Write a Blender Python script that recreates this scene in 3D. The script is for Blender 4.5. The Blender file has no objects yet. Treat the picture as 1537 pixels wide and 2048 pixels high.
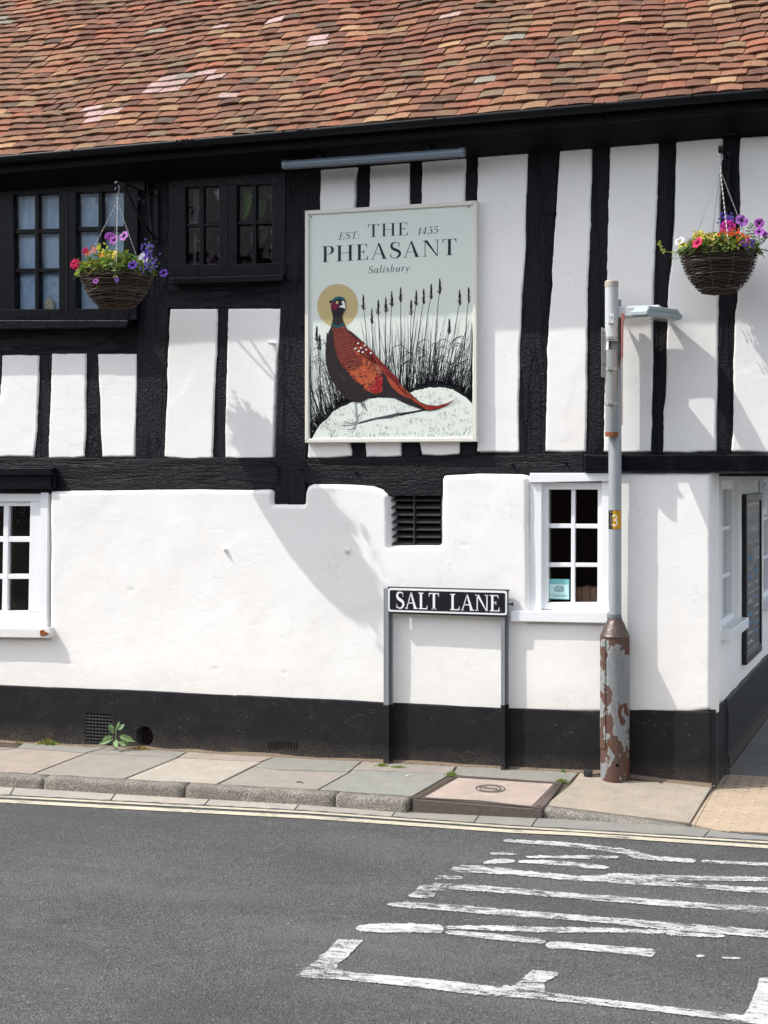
import bpy, bmesh, math, random
import numpy as np
from mathutils import Vector, Matrix
C = bpy.context
scn = C.scene
R = math.radians
random.seed(7)

# ------------------------------------------------------------------ camera
TH = R(19.6); FPX = 3177.0; YH = 945.0; CX = 768.5
Z0 = 9.072; CAMZ = 1.65
FW = Vector((-math.sin(TH), math.cos(TH), 0)); RT = Vector((math.cos(TH), math.sin(TH), 0))
CAM = -FW * Z0 + Vector((0, 0, CAMZ))
cd = bpy.data.cameras.new('camera'); cam = bpy.data.objects.new('camera', cd)
scn.collection.objects.link(cam); scn.camera = cam
cam.location = CAM; cam.rotation_euler = (R(90), 0, TH)
cd.sensor_fit = 'AUTO'; cd.sensor_width = 36; cd.lens = FPX / 2048 * 36
cd.shift_y = -(1024 - YH) / 2048
cd.clip_end = 600
# ------------------------------------------------------------------ sky, sun, exposure
SUN = Vector((-2.1, -1.0, 3.0)).normalized()
w = bpy.data.worlds.new('World'); scn.world = w; w.use_nodes = True
nt = w.node_tree; bg = nt.nodes['Background']
sky = nt.nodes.new('ShaderNodeTexSky'); sky.sky_type = 'NISHITA'; sky.sun_disc = False
sky.sun_elevation = math.asin(SUN.z); sky.sun_rotation = math.atan2(SUN.x, SUN.y)
sky.dust_density = 2.0; sky.ozone_density = 1.0
hs = nt.nodes.new('ShaderNodeHueSaturation'); hs.inputs['Saturation'].default_value = .42
nt.links.new(sky.outputs[0], hs.inputs['Color']); nt.links.new(hs.outputs[0], bg.inputs[0]); bg.inputs[1].default_value = 0.15
ld = bpy.data.lights.new('sun', 'SUN'); ld.energy = 2.0; ld.angle = R(0.5); ld.color = (1, .965, .91)
lo = bpy.data.objects.new('sun', ld); scn.collection.objects.link(lo)
lo.rotation_euler = SUN.to_track_quat('Z', 'Y').to_euler()
scn.view_settings.view_transform = 'Standard'; scn.view_settings.look = 'None'
scn.view_settings.exposure = 1.15; scn.view_settings.gamma = 1

# ------------------------------------------------------------------ pixel -> place helpers
def ray(px, py): return FW + RT * ((px - CX) / FPX) + Vector((0, 0, (YH - py) / FPX))
def W(px, py, y=0.0):                        # point on the plane Y = y
    d = ray(px, py); t = (y - CAM.y) / d.y; return CAM + d * t
def G(px, py, z=0.0):                        # point on a level plane
    d = ray(px, py); t = (z - CAM.z) / d.z; return CAM + d * t
def S(px, py, x):                            # point on the side wall plane X = x
    d = ray(px, py); t = (x - CAM.x) / d.x; return CAM + d * t
XC = W(1428, 1300).x                          # the corner of the building

# ------------------------------------------------------------------ numpy noise
def _h(i, j, s):
    n = (i * 374761393 + j * 668265263 + s * 982451653) & 0xffffffff
    n = ((n ^ (n >> 13)) * 1274126177) & 0xffffffff
    return ((n ^ (n >> 16)) & 0xffff) / 65535.0
def vn(x, y, s=0):
    x = np.asarray(x, float); y = np.asarray(y, float)
    i = np.floor(x).astype(np.int64); j = np.floor(y).astype(np.int64)
    fx = x - i; fy = y - j; fx = fx * fx * (3 - 2 * fx); fy = fy * fy * (3 - 2 * fy)
    a = _h(i, j, s); b = _h(i + 1, j, s); c = _h(i, j + 1, s); d = _h(i + 1, j + 1, s)
    return (a * (1 - fx) + b * fx) * (1 - fy) + (c * (1 - fx) + d * fx) * fy
def fbm(x, y, s=0, o=4):
    r = 0; a = .5
    for k in range(o):
        r = r + a * (vn(x, y, s + k) - .5); x = x * 2.03; y = y * 2.03; a *= .5
    return r
# ------------------------------------------------------------------ objects
col = scn.collection
def link(o, parent=None):
    col.objects.link(o)
    if parent is not None: o.parent = parent
    return o
def tag(o, label=None, cat=None, group=None, kind=None):
    if label: o['label'] = label
    if cat: o['category'] = cat
    if group: o['group'] = group
    if kind: o['kind'] = kind
    return o
def empty(name, loc, label=None, cat=None, group=None):
    o = bpy.data.objects.new(name, None); o.location = loc; o.empty_display_size = .1
    link(o); C.view_layer.update(); return tag(o, label, cat, group)
def mk(name, verts, faces, mat, parent=None, smooth=False, cols=None, mats=None):
    me = bpy.data.meshes.new(name)
    if parent is not None:
        off = parent_loc(parent)
        verts = [(v[0] - off[0], v[1] - off[1], v[2] - off[2]) for v in verts]
    me.from_pydata([tuple(v) for v in verts], [], faces)
    if cols is not None:                     # one colour per face
        at = me.color_attributes.new('Col', 'FLOAT_COLOR', 'CORNER')
        buf = np.ones((len(me.loops), 4), np.float32); k = 0
        for f, c in zip(faces, cols):
            buf[k:k + len(f), :3] = c; k += len(f)
        at.data.foreach_set('color', buf.ravel())
    for m in (mats or [mat]): me.materials.append(m)
    if smooth: me.shade_smooth()
    me.update()
    o = bpy.data.objects.new(name, me); return link(o, parent)
def parent_loc(p):
    l = Vector((0, 0, 0))
    while p is not None: l = l + p.location; p = p.parent
    return l
class MB:
    """collects shapes into one mesh"""
    def __init__(s): s.v = []; s.f = []; s.c = []; s.cur = (1, 1, 1)
    def add(s, v, f, c=None):
        n = len(s.v); s.v += [tuple(p) for p in v]; s.f += [tuple(i + n for i in q) for q in f]
        s.c += [tuple(c or s.cur)] * len(f); return s
    def prism(s, pts, y0, y1, c=None):        # px polygon standing on plane Y=y0 (front), back at y1
        a = [W(p[0], p[1], y0) for p in pts]; return s.ext(a, Vector((0, y1 - y0, 0)), c)
    def ext(s, a, d, c=None):                 # polygon a swept by d
        a = [Vector(p) for p in a]; n = len(a)
        nrm = Vector((0, 0, 0))
        for i in range(n): nrm += a[i].cross(a[(i + 1) % n])
        if nrm.dot(d) > 0: a = a[::-1]
        b = [p + d for p in a]
        f = [tuple(range(n)), tuple(range(2 * n - 1, n - 1, -1))]
        f += [(i, n + i, n + (i + 1) % n, (i + 1) % n) for i in range(n)]
        return s.add(a + b, f, c)
    def box(s, x0, x1, y0, y1, z0, z1, c=None):
        v = [(x0, y0, z0), (x1, y0, z0), (x1, y1, z0), (x0, y1, z0), (x0, y0, z1), (x1, y0, z1), (x1, y1, z1), (x0, y1, z1)]
        return s.add(v, [(0, 3, 2, 1), (4, 5, 6, 7), (0, 1, 5, 4), (1, 2, 6, 5), (2, 3, 7, 6), (3, 0, 4, 7)], c)
    def tube(s, pts, r, n=8, c=None, cap=True):
        pts = [Vector(p) for p in pts]; m = len(pts)
        rr = r if isinstance(r, (list, tuple)) else [r] * m
        v = []; up = None
        for i, p in enumerate(pts):
            t = (pts[min(i + 1, m - 1)] - pts[max(i - 1, 0)])
            if t.length < 1e-9: t = Vector((0, 0, 1))
            t.normalize()
            if up is None: up = Vector((0, 0, 1)) if abs(t.z) < .9 else Vector((1, 0, 0))
            a = t.cross(up)
            if a.length < 1e-6: a = t.orthogonal()
            a.normalize(); up = a.cross(t)
            for k in range(n):
                q = 2 * math.pi * k / n; v.append(p + a * (math.cos(q) * rr[i]) + up * (math.sin(q) * rr[i]))
        f = []
        for i in range(m - 1):
            for k in range(n):
                k2 = (k + 1) % n; f.append((i * n + k, i * n + k2, (i + 1) * n + k2, (i + 1) * n + k))
        if cap: f.append(tuple(range(n - 1, -1, -1))); f.append(tuple((m - 1) * n + k for k in range(n)))
        return s.add(v, f, c)
    def lathe(s, base, prof, n=28, c=None):   # prof = [(r,z)]
        v = []; f = []
        for r, z in prof:
            for k in range(n):
                q = 2 * math.pi * k / n; v.append((base[0] + r * math.cos(q), base[1] + r * math.sin(q), base[2] + z))
        for i in range(len(prof) - 1):
            for k in range(n):
                k2 = (k + 1) % n; f.append((i * n + k, i * n + k2, (i + 1) * n + k2, (i + 1) * n + k))
        f.append(tuple(range(n - 1, -1, -1))); f.append(tuple((len(prof) - 1) * n + k for k in range(n)))
        return s.add(v, f, c)
    def build(s, name, mat, parent=None, smooth=False, bevel=0, col=False, seg=2, auto=False):
        o = mk(name, s.v, s.f, mat, parent, smooth, s.c if col else None)
        if bevel:
            m = o.modifiers.new('bevel', 'BEVEL'); m.width = bevel; m.segments = seg; m.limit_method = 'ANGLE'; m.angle_limit = R(35)
        if auto:
            o.data.shade_smooth()
            m = o.modifiers.new('split', 'EDGE_SPLIT'); m.split_angle = R(40)
        return o

def sdf_poly(px, pz, poly):
    """signed distance, positive inside"""
    P = np.array(poly, float); n = len(P); d = np.full(px.shape, 1e9); ins = np.zeros(px.shape, bool)
    for i in range(n):
        a = P[i]; b = P[(i + 1) % n]; e = b - a; L = max(e @ e, 1e-12)
        t = np.clip(((px - a[0]) * e[0] + (pz - a[1]) * e[1]) / L, 0, 1)
        d = np.minimum(d, np.hypot(px - a[0] - t * e[0], pz - a[1] - t * e[1]))
        if abs(b[1] - a[1]) > 1e-12:
            c = ((a[1] > pz) != (b[1] > pz)) & (px < (b[0] - a[0]) * (pz - a[1]) / (b[1] - a[1]) + a[0]); ins ^= c
    return np.where(ins, d, -d)

def relief(name, poly, mat, parent, yf=-.02, drop=.03, r=.012, res=.008, amp=.0015, freq=8, warp=.003, wfreq=14,
           grain=None, extra=None, side=False, seed=0, resz=None):
    """a rough slab facing the street: height field with rounded, slightly wandering edges.
    poly in wall coordinates (u, z); the face is at depth yf and falls back by drop over r at the outline"""
    P = np.array(poly, float); m = max(res * 2, r); rz = resz or res
    u0, z0 = P.min(0) - m; u1, z1 = P.max(0) + m
    nu = int((u1 - u0) / res) + 2; nz = int((z1 - z0) / rz) + 2
    U, Z = np.meshgrid(np.linspace(u0, u1, nu), np.linspace(z0, z1, nz))
    d = sdf_poly(U, Z, poly) + warp * 2 * fbm(U * wfreq, Z * wfreq, seed + 50, 3) + warp * .8 * fbm(U * wfreq * 5, Z * wfreq * 5, seed + 60, 2)
    t = np.clip(d / r, -1.5, 1); prof = np.where(t > 0, 1 - (1 - t) ** 2, t)
    fx, fz = grain or (1, 1)
    nz_ = fbm(U * freq * fx, Z * freq * fz, seed, 5) * 2 * amp
    y = yf + drop * (1 - prof) - nz_
    if extra is not None: y = y + extra(U, Z)
    idx = np.arange(nu * nz).reshape(nz, nu)
    keep = d > -max(res, rz) * 1.6
    kf = keep[:-1, :-1] | keep[1:, :-1] | keep[:-1, 1:] | keep[1:, 1:]
    a = idx[:-1, :-1][kf]; b = idx[:-1, 1:][kf]; c = idx[1:, 1:][kf]; e = idx[1:, :-1][kf]
    F = np.stack([a, b, c, e], 1)
    used = np.unique(F); remap = np.full(nu * nz, -1); remap[used] = np.arange(len(used)); F = remap[F]
    Uf = U.ravel()[used]; Zf = Z.ravel()[used]; Yf = y.ravel()[used]
    if side: V = np.stack([XC - Yf, Uf, Zf], 1)
    else: V = np.stack([Uf, Yf, Zf], 1)
    if parent is not None: V = V - np.array(parent_loc(parent))
    me = bpy.data.meshes.new(name)
    me.vertices.add(len(V)); me.vertices.foreach_set('co', V.astype(np.float32).ravel())
    me.loops.add(F.size); me.loops.foreach_set('vertex_index', F.astype(np.int32).ravel())
    me.polygons.add(len(F)); me.polygons.foreach_set('loop_start', np.arange(0, F.size, 4, dtype=np.int32))
    me.update(calc_edges=True); me.validate()
    me.materials.append(mat); me.shade_smooth()
    o = bpy.data.objects.new(name, me); return link(o, parent)
def pz(pts, y): return [(W(a, b, y).x, W(a, b, y).z) for a, b in pts]

# ------------------------------------------------------------------ materials
def lin(c): return tuple(((x / 255) / 12.92 if x / 255 <= .04045 else ((x / 255 + .055) / 1.055) ** 2.4) for x in c)
class M:
    """small node-graph writer"""
    def __init__(s, name, rough=.7, spec=.4, metal=0):
        s.m = bpy.data.materials.new(name); s.m.use_nodes = True; s.t = s.m.node_tree; s.n = s.t.nodes; s.l = s.t.links
        s.b = s.n['Principled BSDF']; s.b.inputs['Roughness'].default_value = rough
        s.b.inputs['Specular IOR Level'].default_value = spec; s.b.inputs['Metallic'].default_value = metal
        s.tc = s.n.new('ShaderNodeTexCoord'); s.geo = s.n.new('ShaderNodeNewGeometry')
    def pos(s, scale=(1, 1, 1)):
        mp = s.n.new('ShaderNodeMapping'); mp.inputs['Scale'].default_value = scale
        s.l.new(s.geo.outputs['Position'], mp.inputs[0]); return mp.outputs[0]
    def noise(s, sc, det=4, rough=.55, scale=(1, 1, 1), dist=0):
        n = s.n.new('ShaderNodeTexNoise'); n.inputs['Scale'].default_value = sc; n.inputs['Detail'].default_value = det
        n.inputs['Roughness'].default_value = rough; n.inputs['Distortion'].default_value = dist
        s.l.new(s.pos(scale), n.inputs['Vector']); return n.outputs['Fac']
    def voro(s, sc, feat='F1', scale=(1, 1, 1)):
        n = s.n.new('ShaderNodeTexVoronoi'); n.inputs['Scale'].default_value = sc; n.feature = feat
        s.l.new(s.pos(scale), n.inputs['Vector']); return n
    def ramp(s, fac, stops, interp='LINEAR'):
        r = s.n.new('ShaderNodeValToRGB'); r.color_ramp.interpolation = interp; e = r.color_ramp.elements
        while len(e) < len(stops): e.new(.5)
        for q, (p, c) in zip(e, stops):
            q.position = p; q.color = (*c, 1) if isinstance(c, (tuple, list)) else (c, c, c, 1)
        s.l.new(fac, r.inputs[0]); return r.outputs[0]
    def mix(s, fac, a, b, mode='MIX'):
        m = s.n.new('ShaderNodeMix'); m.data_type = 'RGBA'; m.blend_type = mode
        for sock, v in ((m.inputs[0], fac), (m.inputs[6], a), (m.inputs[7], b)):
            if hasattr(v, 'links') or isinstance(v, bpy.types.NodeSocket): s.l.new(v, sock)
            elif isinstance(v, (tuple, list)): sock.default_value = (*v[:3], 1)
            else: sock.default_value = v
        return m.outputs[2]
    def math(s, op, a, b=0, c=None, clamp=False):
        m = s.n.new('ShaderNodeMath'); m.operation = op; m.use_clamp = clamp
        for i, v in enumerate((a, b, c)):
            if v is None: continue
            if isinstance(v, bpy.types.NodeSocket): s.l.new(v, m.inputs[i])
            else: m.inputs[i].default_value = v
        return m.outputs[0]
    def sep(s):
        n = s.n.new('ShaderNodeSeparateXYZ'); s.l.new(s.geo.outputs['Position'], n.inputs[0]); return n.outputs
    def attr(s, name='Col'):
        n = s.n.new('ShaderNodeAttribute'); n.attribute_name = name; return n.outputs['Color']
    def color(s, c):
        if isinstance(c, bpy.types.NodeSocket): s.l.new(c, s.b.inputs['Base Color'])
        else: s.b.inputs['Base Color'].default_value = (*c[:3], 1)
        return s
    def rough(s, v): s.l.new(v, s.b.inputs['Roughness']); return s
    def bump(s, h, dist=.002, strength=1):
        n = s.n.new('ShaderNodeBump'); n.inputs['Distance'].default_value = dist; n.inputs['Strength'].default_value = strength
        s.l.new(h, n.inputs['Height']); s.l.new(n.outputs[0], s.b.inputs['Normal']); return s

def plain(name, c, rough=.5, spec=.4, metal=0, var=.12, nsc=40, bump=0):
    m = M(name, rough, spec, metal); n = m.noise(nsc, 4)
    m.color(m.mix(n, tuple(x * (1 - var) for x in c), tuple(min(1, x * (1 + var)) for x in c)))
    if bump: m.bump(n, bump)
    return m.m
def mat_plaster():
    m = M('white_limewash', .75, .25); a = m.noise(3.2, 5); b = m.noise(26, 5, .6); c = m.noise(110, 3, .6)
    base = m.mix(m.ramp(a, [(.3, 0.), (.7, 1.)]), (.82, .80, .765), (.85, .84, .815))
    st = m.ramp(m.noise(1.6, 6, .7, (1, 1, .6)), [(.62, 0.), (.78, 1.)])
    base = m.mix(m.math('MULTIPLY', st, .18), base, (.70, .68, .63))
    pit = m.ramp(m.voro(36).outputs['Distance'], [(.02, 1.), (.045, 0.)])
    pm = m.ramp(m.noise(5, 3), [(.60, 0.), (.68, 1.)])
    base = m.mix(m.math('MULTIPLY', m.math('MULTIPLY', pit, pm), .45), base, (.45, .42, .38))
    v_ = m.n.new('ShaderNodeTexVoronoi'); v_.feature = 'DISTANCE_TO_EDGE'; v_.inputs['Scale'].default_value = 1.7; wv = m.n.new('ShaderNodeVectorMath'); wv.operation = 'ADD'
    nz_ = m.n.new('ShaderNodeTexNoise'); nz_.inputs['Scale'].default_value = 4; nz_.inputs['Detail'].default_value = 6; m.l.new(m.geo.outputs['Position'], nz_.inputs['Vector']); m.l.new(m.geo.outputs['Position'], wv.inputs[0]); m.l.new(nz_.outputs['Color'], wv.inputs[1]); m.l.new(wv.outputs[0], v_.inputs['Vector'])
    crk = m.math('MULTIPLY', m.ramp(v_.outputs['Distance'], [(0., 1.), (.0035, .0)]), m.ramp(m.noise(1.9, 3), [(.50, 0.), (.56, 1.)]))
    base = m.mix(m.math('MULTIPLY', crk, .42), base, (.38, .36, .33))
    rs = m.math('MULTIPLY', m.ramp(m.noise(9, 4, .6, (1, 1, .06)), [(.56, 0.), (.70, 1.)]), m.ramp(m.noise(1.1, 2), [(.45, 0.), (.65, .13)]))
    base = m.mix(rs, base, (.50, .47, .40))
    sz = m.sep(); sd = m.ramp(m.math('ADD', sz[2], m.math('MULTIPLY', m.math('SUBTRACT', m.noise(7, 4, .7), .5), .2)), [(.36, .16), (.52, 0.)]); base = m.mix(sd, base, (.48, .44, .38))
    m.color(base)
    tr = m.ramp(m.noise(9, 6, .62, (1, 1, 1.6), 1.2), [(.36, 0.), (.46, .8), (.6, 1.)])
    h = m.math('ADD', m.math('ADD', m.math('MULTIPLY', tr, .7), m.math('MULTIPLY', b, .5)), m.math('MULTIPLY', c, .22))
    m.bump(h, .0014, .42); return m.m
def mat_timber(grain='z'):
    sc = (1, 1, .12) if grain == 'z' else (.12, 1, 1)
    m = M('black_tarred_timber_' + grain, .38, .16); g = m.noise(55, 7, .65, sc, .6); f = m.noise(160, 4, .6); l = m.noise(4, 4)
    m.color(m.mix(l, (.003, .0035, .0055), (.008, .009, .013)))
    ck = m.ramp(m.noise(11, 5, .6, (1, 1, .07) if grain == 'z' else (.07, 1, 1), .5), [(.47, 1.), (.5, 0.), (.53, 1.)])
    h = m.math('ADD', m.math('ADD', m.math('MULTIPLY', g, .8), m.math('MULTIPLY', m.noise(75, 5, .65), 1.1)), m.math('MULTIPLY', ck, .9))
    m.bump(h, .009, 1.); m.rough(m.ramp(f, [(.3, .2), (.7, .5)])); return m.m
def mat_gloss_black():
    m = M('black_gloss_paint', .3, .15); g = m.noise(70, 4, .6, (.25, 1, 1)); m.color((.005, .0055, .008)); m.bump(g, .0012, .7)
    m.rough(m.ramp(m.noise(40, 4), [(.3, .22), (.7, .45)])); return m.m
def mat_plinth():
    m = M('black_masonry_paint', .6, .14); n = m.noise(12, 6, .65); f = m.noise(90, 5, .7)
    base = m.mix(n, (.009, .0095, .011), (.022, .022, .024))
    sc = m.ramp(m.noise(38, 6, .75, (.5, 1, 1.4), 1.5), [(.61, 0.), (.70, 1.)])
    msk = m.ramp(m.noise(6, 3), [(.46, 0.), (.60, 1.)])
    base = m.mix(m.math('MULTIPLY', m.math('MULTIPLY', sc, msk), .7), base, (.32, .32, .31))
    s = m.sep()
    zz = m.math('ADD', s[2], m.math('MULTIPLY', m.math('SUBTRACT', m.noise(9, 5, .7), .5), .14))
    dm = m.ramp(zz, [(0.0, 1.), (.035, .5), (.11, 0.)])
    base = m.mix(m.math('MULTIPLY', dm, m.ramp(f, [(.4, .05), (.65, .8)])), base, (.15, .12, .09))
    m.color(base); m.bump(m.math('ADD', n, m.math('MULTIPLY', f, .6)), .004, .7); return m.m
def mat_tile():
    m = M('clay_roof_tile', .85, .2); c = m.attr(); n = m.noise(60, 5, .65); l = m.noise(14, 5, .7)
    base = m.mix(m.ramp(n, [(.34, .0), (.66, .9)]), c, m.mix(1., c, (.62, .55, .52), 'MULTIPLY'))
    li = m.ramp(l, [(.56, 0.), (.70, .6)]); base = m.mix(li, base, (.21, .16, .115))
    dk = m.ramp(m.noise(9, 5, .75), [(.60, 0.), (.75, .6)]); base = m.mix(dk, base, (.07, .05, .04)); ms = m.ramp(m.noise(1.7, 7, .75), [(.46, 0.), (.64, .5)]); base = m.mix(ms, base, (.12, .095, .06)); sp = m.ramp(m.voro(34).outputs['Distance'], [(.06, 1.), (.11, 0.)]); sm = m.ramp(m.noise(11, 2), [(.60, 0.), (.64, .8)]); base = m.mix(m.math('MULTIPLY', sp, sm), base, (.035, .032, .028))
    m.color(base); m.bump(n, .003, .8); return m.m
def mat_asphalt():
    m = M('asphalt', .8, .3); v = m.voro(105); v2 = m.voro(60); n = m.noise(2.2, 5, .6); f = m.noise(150, 4, .7)
    sp = m.ramp(v.outputs['Color'], [(.0, (.052, .052, .051)), (.45, (.098, .098, .097)), (.8, (.132, .131, .128)), (.93, (.185, .183, .176)), (1, (.36, .355, .34))])
    base = m.mix(m.ramp(n, [(.3, 0.), (.7, .6)]), sp, m.mix(1., sp, (.72, .73, .76), 'MULTIPLY'))
    st = m.ramp(v2.outputs['Distance'], [(.05, 1.), (.16, 0.)]); ms = m.ramp(m.noise(30, 2), [(.55, 0.), (.7, .8)])
    base = m.mix(m.math('MULTIPLY', st, ms), base, (.2, .195, .19))
    dk = m.ramp(m.noise(70, 4, .7), [(.54, 0.), (.66, .85)])
    base = m.mix(m.math('MULTIPLY', dk, .8), base, (.034, .034, .035)); w2 = m.ramp(m.noise(1.3, 6, .7, (.35, 1, 1), .6), [(.38, .45), (.5, 0.), (.62, 0.), (.75, .3)]); base = m.mix(w2, base, (.055, .055, .056)); dd = m.ramp(m.noise(.9, 5, .7, (.5, 1.4, 1)), [(.50, 0.), (.68, .4)]); base = m.mix(dd, base, (.17, .165, .155)); oil = m.ramp(m.noise(2.6, 3, .5), [(.66, 0.), (.74, .45)]); base = m.mix(oil, base, (.04, .04, .042))
    vc = m.voro(.9, 'DISTANCE_TO_EDGE'); wn = m.n.new('ShaderNodeTexNoise'); wn.inputs['Scale'].default_value = 5; wn.inputs['Detail'].default_value = 6; m.l.new(m.geo.outputs['Position'], wn.inputs['Vector']); ad = m.n.new('ShaderNodeVectorMath'); ad.operation = 'ADD'; m.l.new(m.geo.outputs['Position'], ad.inputs[0]); m.l.new(wn.outputs['Color'], ad.inputs[1]); m.l.new(ad.outputs[0], vc.inputs['Vector'])
    ck = m.math('MULTIPLY', m.ramp(vc.outputs['Distance'], [(0., 1.), (.008, 0.)]), m.ramp(m.noise(.8, 3), [(.52, 0.), (.6, .6)])); base = m.mix(ck, base, (.02, .02, .02))
    m.color(base); m.bump(m.math('ADD', v.outputs['Distance'], f), .009, 1.); return m.m
def mat_slab():
    m = M('concrete_paving', .85, .2); c = m.attr(); n = m.noise(8, 5, .6); v = m.voro(260)
    sp = m.ramp(v.outputs['Color'], [(0, .72), (.5, 1.), (1, 1.22)])
    b = m.mix(1., c, sp, 'MULTIPLY'); b = m.mix(m.ramp(n, [(.35, 0.), (.75, .35)]), b, (.14, .135, .12))
    dk = m.ramp(m.noise(45, 4, .7), [(.66, 0.), (.75, .5)]); b = m.mix(dk, b, (.07, .065, .06))
    m.color(b); m.bump(m.math('ADD', v.outputs['Distance'], m.noise(60, 4)), .003, .6); return m.m
def mat_kerb():
    m = M('granite_kerb', .85, .2); v = m.voro(170); n = m.noise(7, 5, .65)
    sp = m.ramp(v.outputs['Color'], [(0, (.09, .082, .070)), (.55, (.24, .22, .19)), (1, (.44, .41, .36))])
    b = m.mix(m.ramp(n, [(.35, 0.), (.7, .6)]), sp, (.12, .105, .085)); m.color(b); m.bump(v.outputs['Distance'], .006, .8); return m.m
def mat_paint(name, c, lo, hi, c2=None, nsc=28):
    """worn thermoplastic: where the noise is high the road shows through"""
    m = M(name, .6, .3); n = m.noise(nsc, 8, .78, (.45, 1, 1), .4); f = m.noise(150, 4, .7); w_ = m.noise(3.5, 3, .6)
    cv = m.mix(f, tuple(x * .8 for x in c), c); m.color(cv); m.bump(f, .002)
    k = m.math('ADD', m.math('MULTIPLY', n, .65), m.math('ADD', m.math('MULTIPLY', f, .35), m.math('MULTIPLY', m.math('SUBTRACT', w_, .5), .30)))
    a = m.ramp(k, [(lo - .10, 1.), (lo, .78), (hi, 0.)])
    tr = m.n.new('ShaderNodeBsdfTransparent'); mx = m.n.new('ShaderNodeMixShader'); out = m.n['Material Output']
    m.l.new(a, mx.inputs[0]); m.l.new(tr.outputs[0], mx.inputs[1]); m.l.new(m.b.outputs[0], mx.inputs[2]); m.l.new(mx.outputs[0], out.inputs[0])
    return m.m
def mat_glass(name='window_glass', tint=(.93, .95, .96), wavy=.004):
    m = M(name); n = m.noise(7, 2, .5, (1, 1, .6)); m.n.remove(m.b)
    bp = m.n.new('ShaderNodeBump'); bp.inputs['Distance'].default_value = wavy; m.l.new(n, bp.inputs['Height'])
    tr = m.n.new('ShaderNodeBsdfTransparent'); tr.inputs[0].default_value = (*tint, 1)
    gl = m.n.new('ShaderNodeBsdfGlossy'); gl.inputs['Roughness'].default_value = .03; m.l.new(bp.outputs[0], gl.inputs['Normal'])
    fr = m.n.new('ShaderNodeFresnel'); fr.inputs[0].default_value = 1.5
    mx = m.n.new('ShaderNodeMixShader'); m.l.new(fr.outputs[0], mx.inputs[0]); m.l.new(tr.outputs[0], mx.inputs[1]); m.l.new(gl.outputs[0], mx.inputs[2])
    m.l.new(mx.outputs[0], m.n['Material Output'].inputs[0]); return m.m
def mat_galv(name='galvanised_steel', c=(.24, .26, .28), c2=(.36, .38, .39), rough=.45, metal=.35):
    m = M(name, rough, .5, metal); n = m.noise(14, 5, .6, (1, 1, .3)); f = m.noise(90, 3)
    b = m.mix(n, c, c2); dk = m.ramp(m.noise(22, 5, .7, (1, 1, .5)), [(.62, 0.), (.72, .6)]); b = m.mix(dk, b, tuple(x * .45 for x in c))
    m.color(b); m.bump(f, .0008, .6); return m.m
def mat_rusty():
    """shroud of the post: rust with what is left of the grey paint"""
    m = M('flaking_paint_over_rust', .6, .35)
    n = m.noise(7.5, 7, .58, (1, 1, .62), .3); f = m.noise(120, 5, .7); g = m.noise(10, 5, .6, (1, 1, .3))
    s = m.sep(); hi = m.ramp(s[2], [(.0, .5), (.12, .52), (.30, .44), (.66, .46), (.8, .75), (.9, 1.)])
    rust = m.mix(f, (.055, .026, .017), (.14, .062, .038)); rust = m.mix(m.ramp(g, [(.4, 0.), (.6, .8)]), rust, (.10, .06, .048))
    k = m.math('ADD', n, m.math('MULTIPLY', m.math('SUBTRACT', hi, .5), .9))
    msk = m.ramp(k, [(.498, 0.), (.514, 1.)])
    rim = m.ramp(k, [(.476, 0.), (.494, .8), (.511, 0.)])
    grey = m.mix(g, (.16, .175, .18), (.27, .29, .295)); grey = m.mix(m.ramp(m.noise(13, 6, .7, (1, 1, .22)), [(.5, 0.), (.68, .75)]), grey, (.13, .10, .08)); grey = m.mix(m.math('MULTIPLY', rim, .7), grey, (.38, .38, .34))
    m.color(m.mix(msk, grey, rust)); m.rough(m.ramp(msk, [(0, .42), (1, .75)]))
    m.bump(m.math('SUBTRACT', m.math('MULTIPLY', f, .25), m.math('MULTIPLY', msk, .8)), .005, .9); return m.m
def mat_attr(name, rough=.6, spec=.3, trans=0, var=.2):
    m = M(name, rough, spec); c = m.attr(); n = m.noise(120, 3)
    m.color(m.mix(m.math('MULTIPLY', n, var), c, (.02, .02, .01)))
    if trans:
        t = m.n.new('ShaderNodeBsdfTranslucent'); m.l.new(c, t.inputs[0]); mx = m.n.new('ShaderNodeMixShader'); mx.inputs[0].default_value = trans
        m.l.new(m.b.outputs[0], mx.inputs[1]); m.l.new(t.outputs[0], mx.inputs[2]); m.l.new(mx.outputs[0], m.n['Material Output'].inputs[0])
    return m.m
PL = mat_plaster(); TV = mat_timber('z'); TH_ = mat_timber('x'); GB = mat_gloss_black(); PLI = mat_plinth(); TILE = mat_tile()
ASP = mat_asphalt(); SLAB = mat_slab(); KERB = mat_kerb(); GLASS = mat_glass(); GALV = mat_galv(); RUST = mat_rusty()
WHITEP = plain('white_gloss_paint', (.82, .83, .84), .35, .4, 0, .03, 30, .0008)
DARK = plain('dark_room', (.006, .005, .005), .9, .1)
LEAF = mat_attr('leaves', .5, .35, .35); PETAL = mat_attr('petals', .6, .2, .35, .05)
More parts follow.
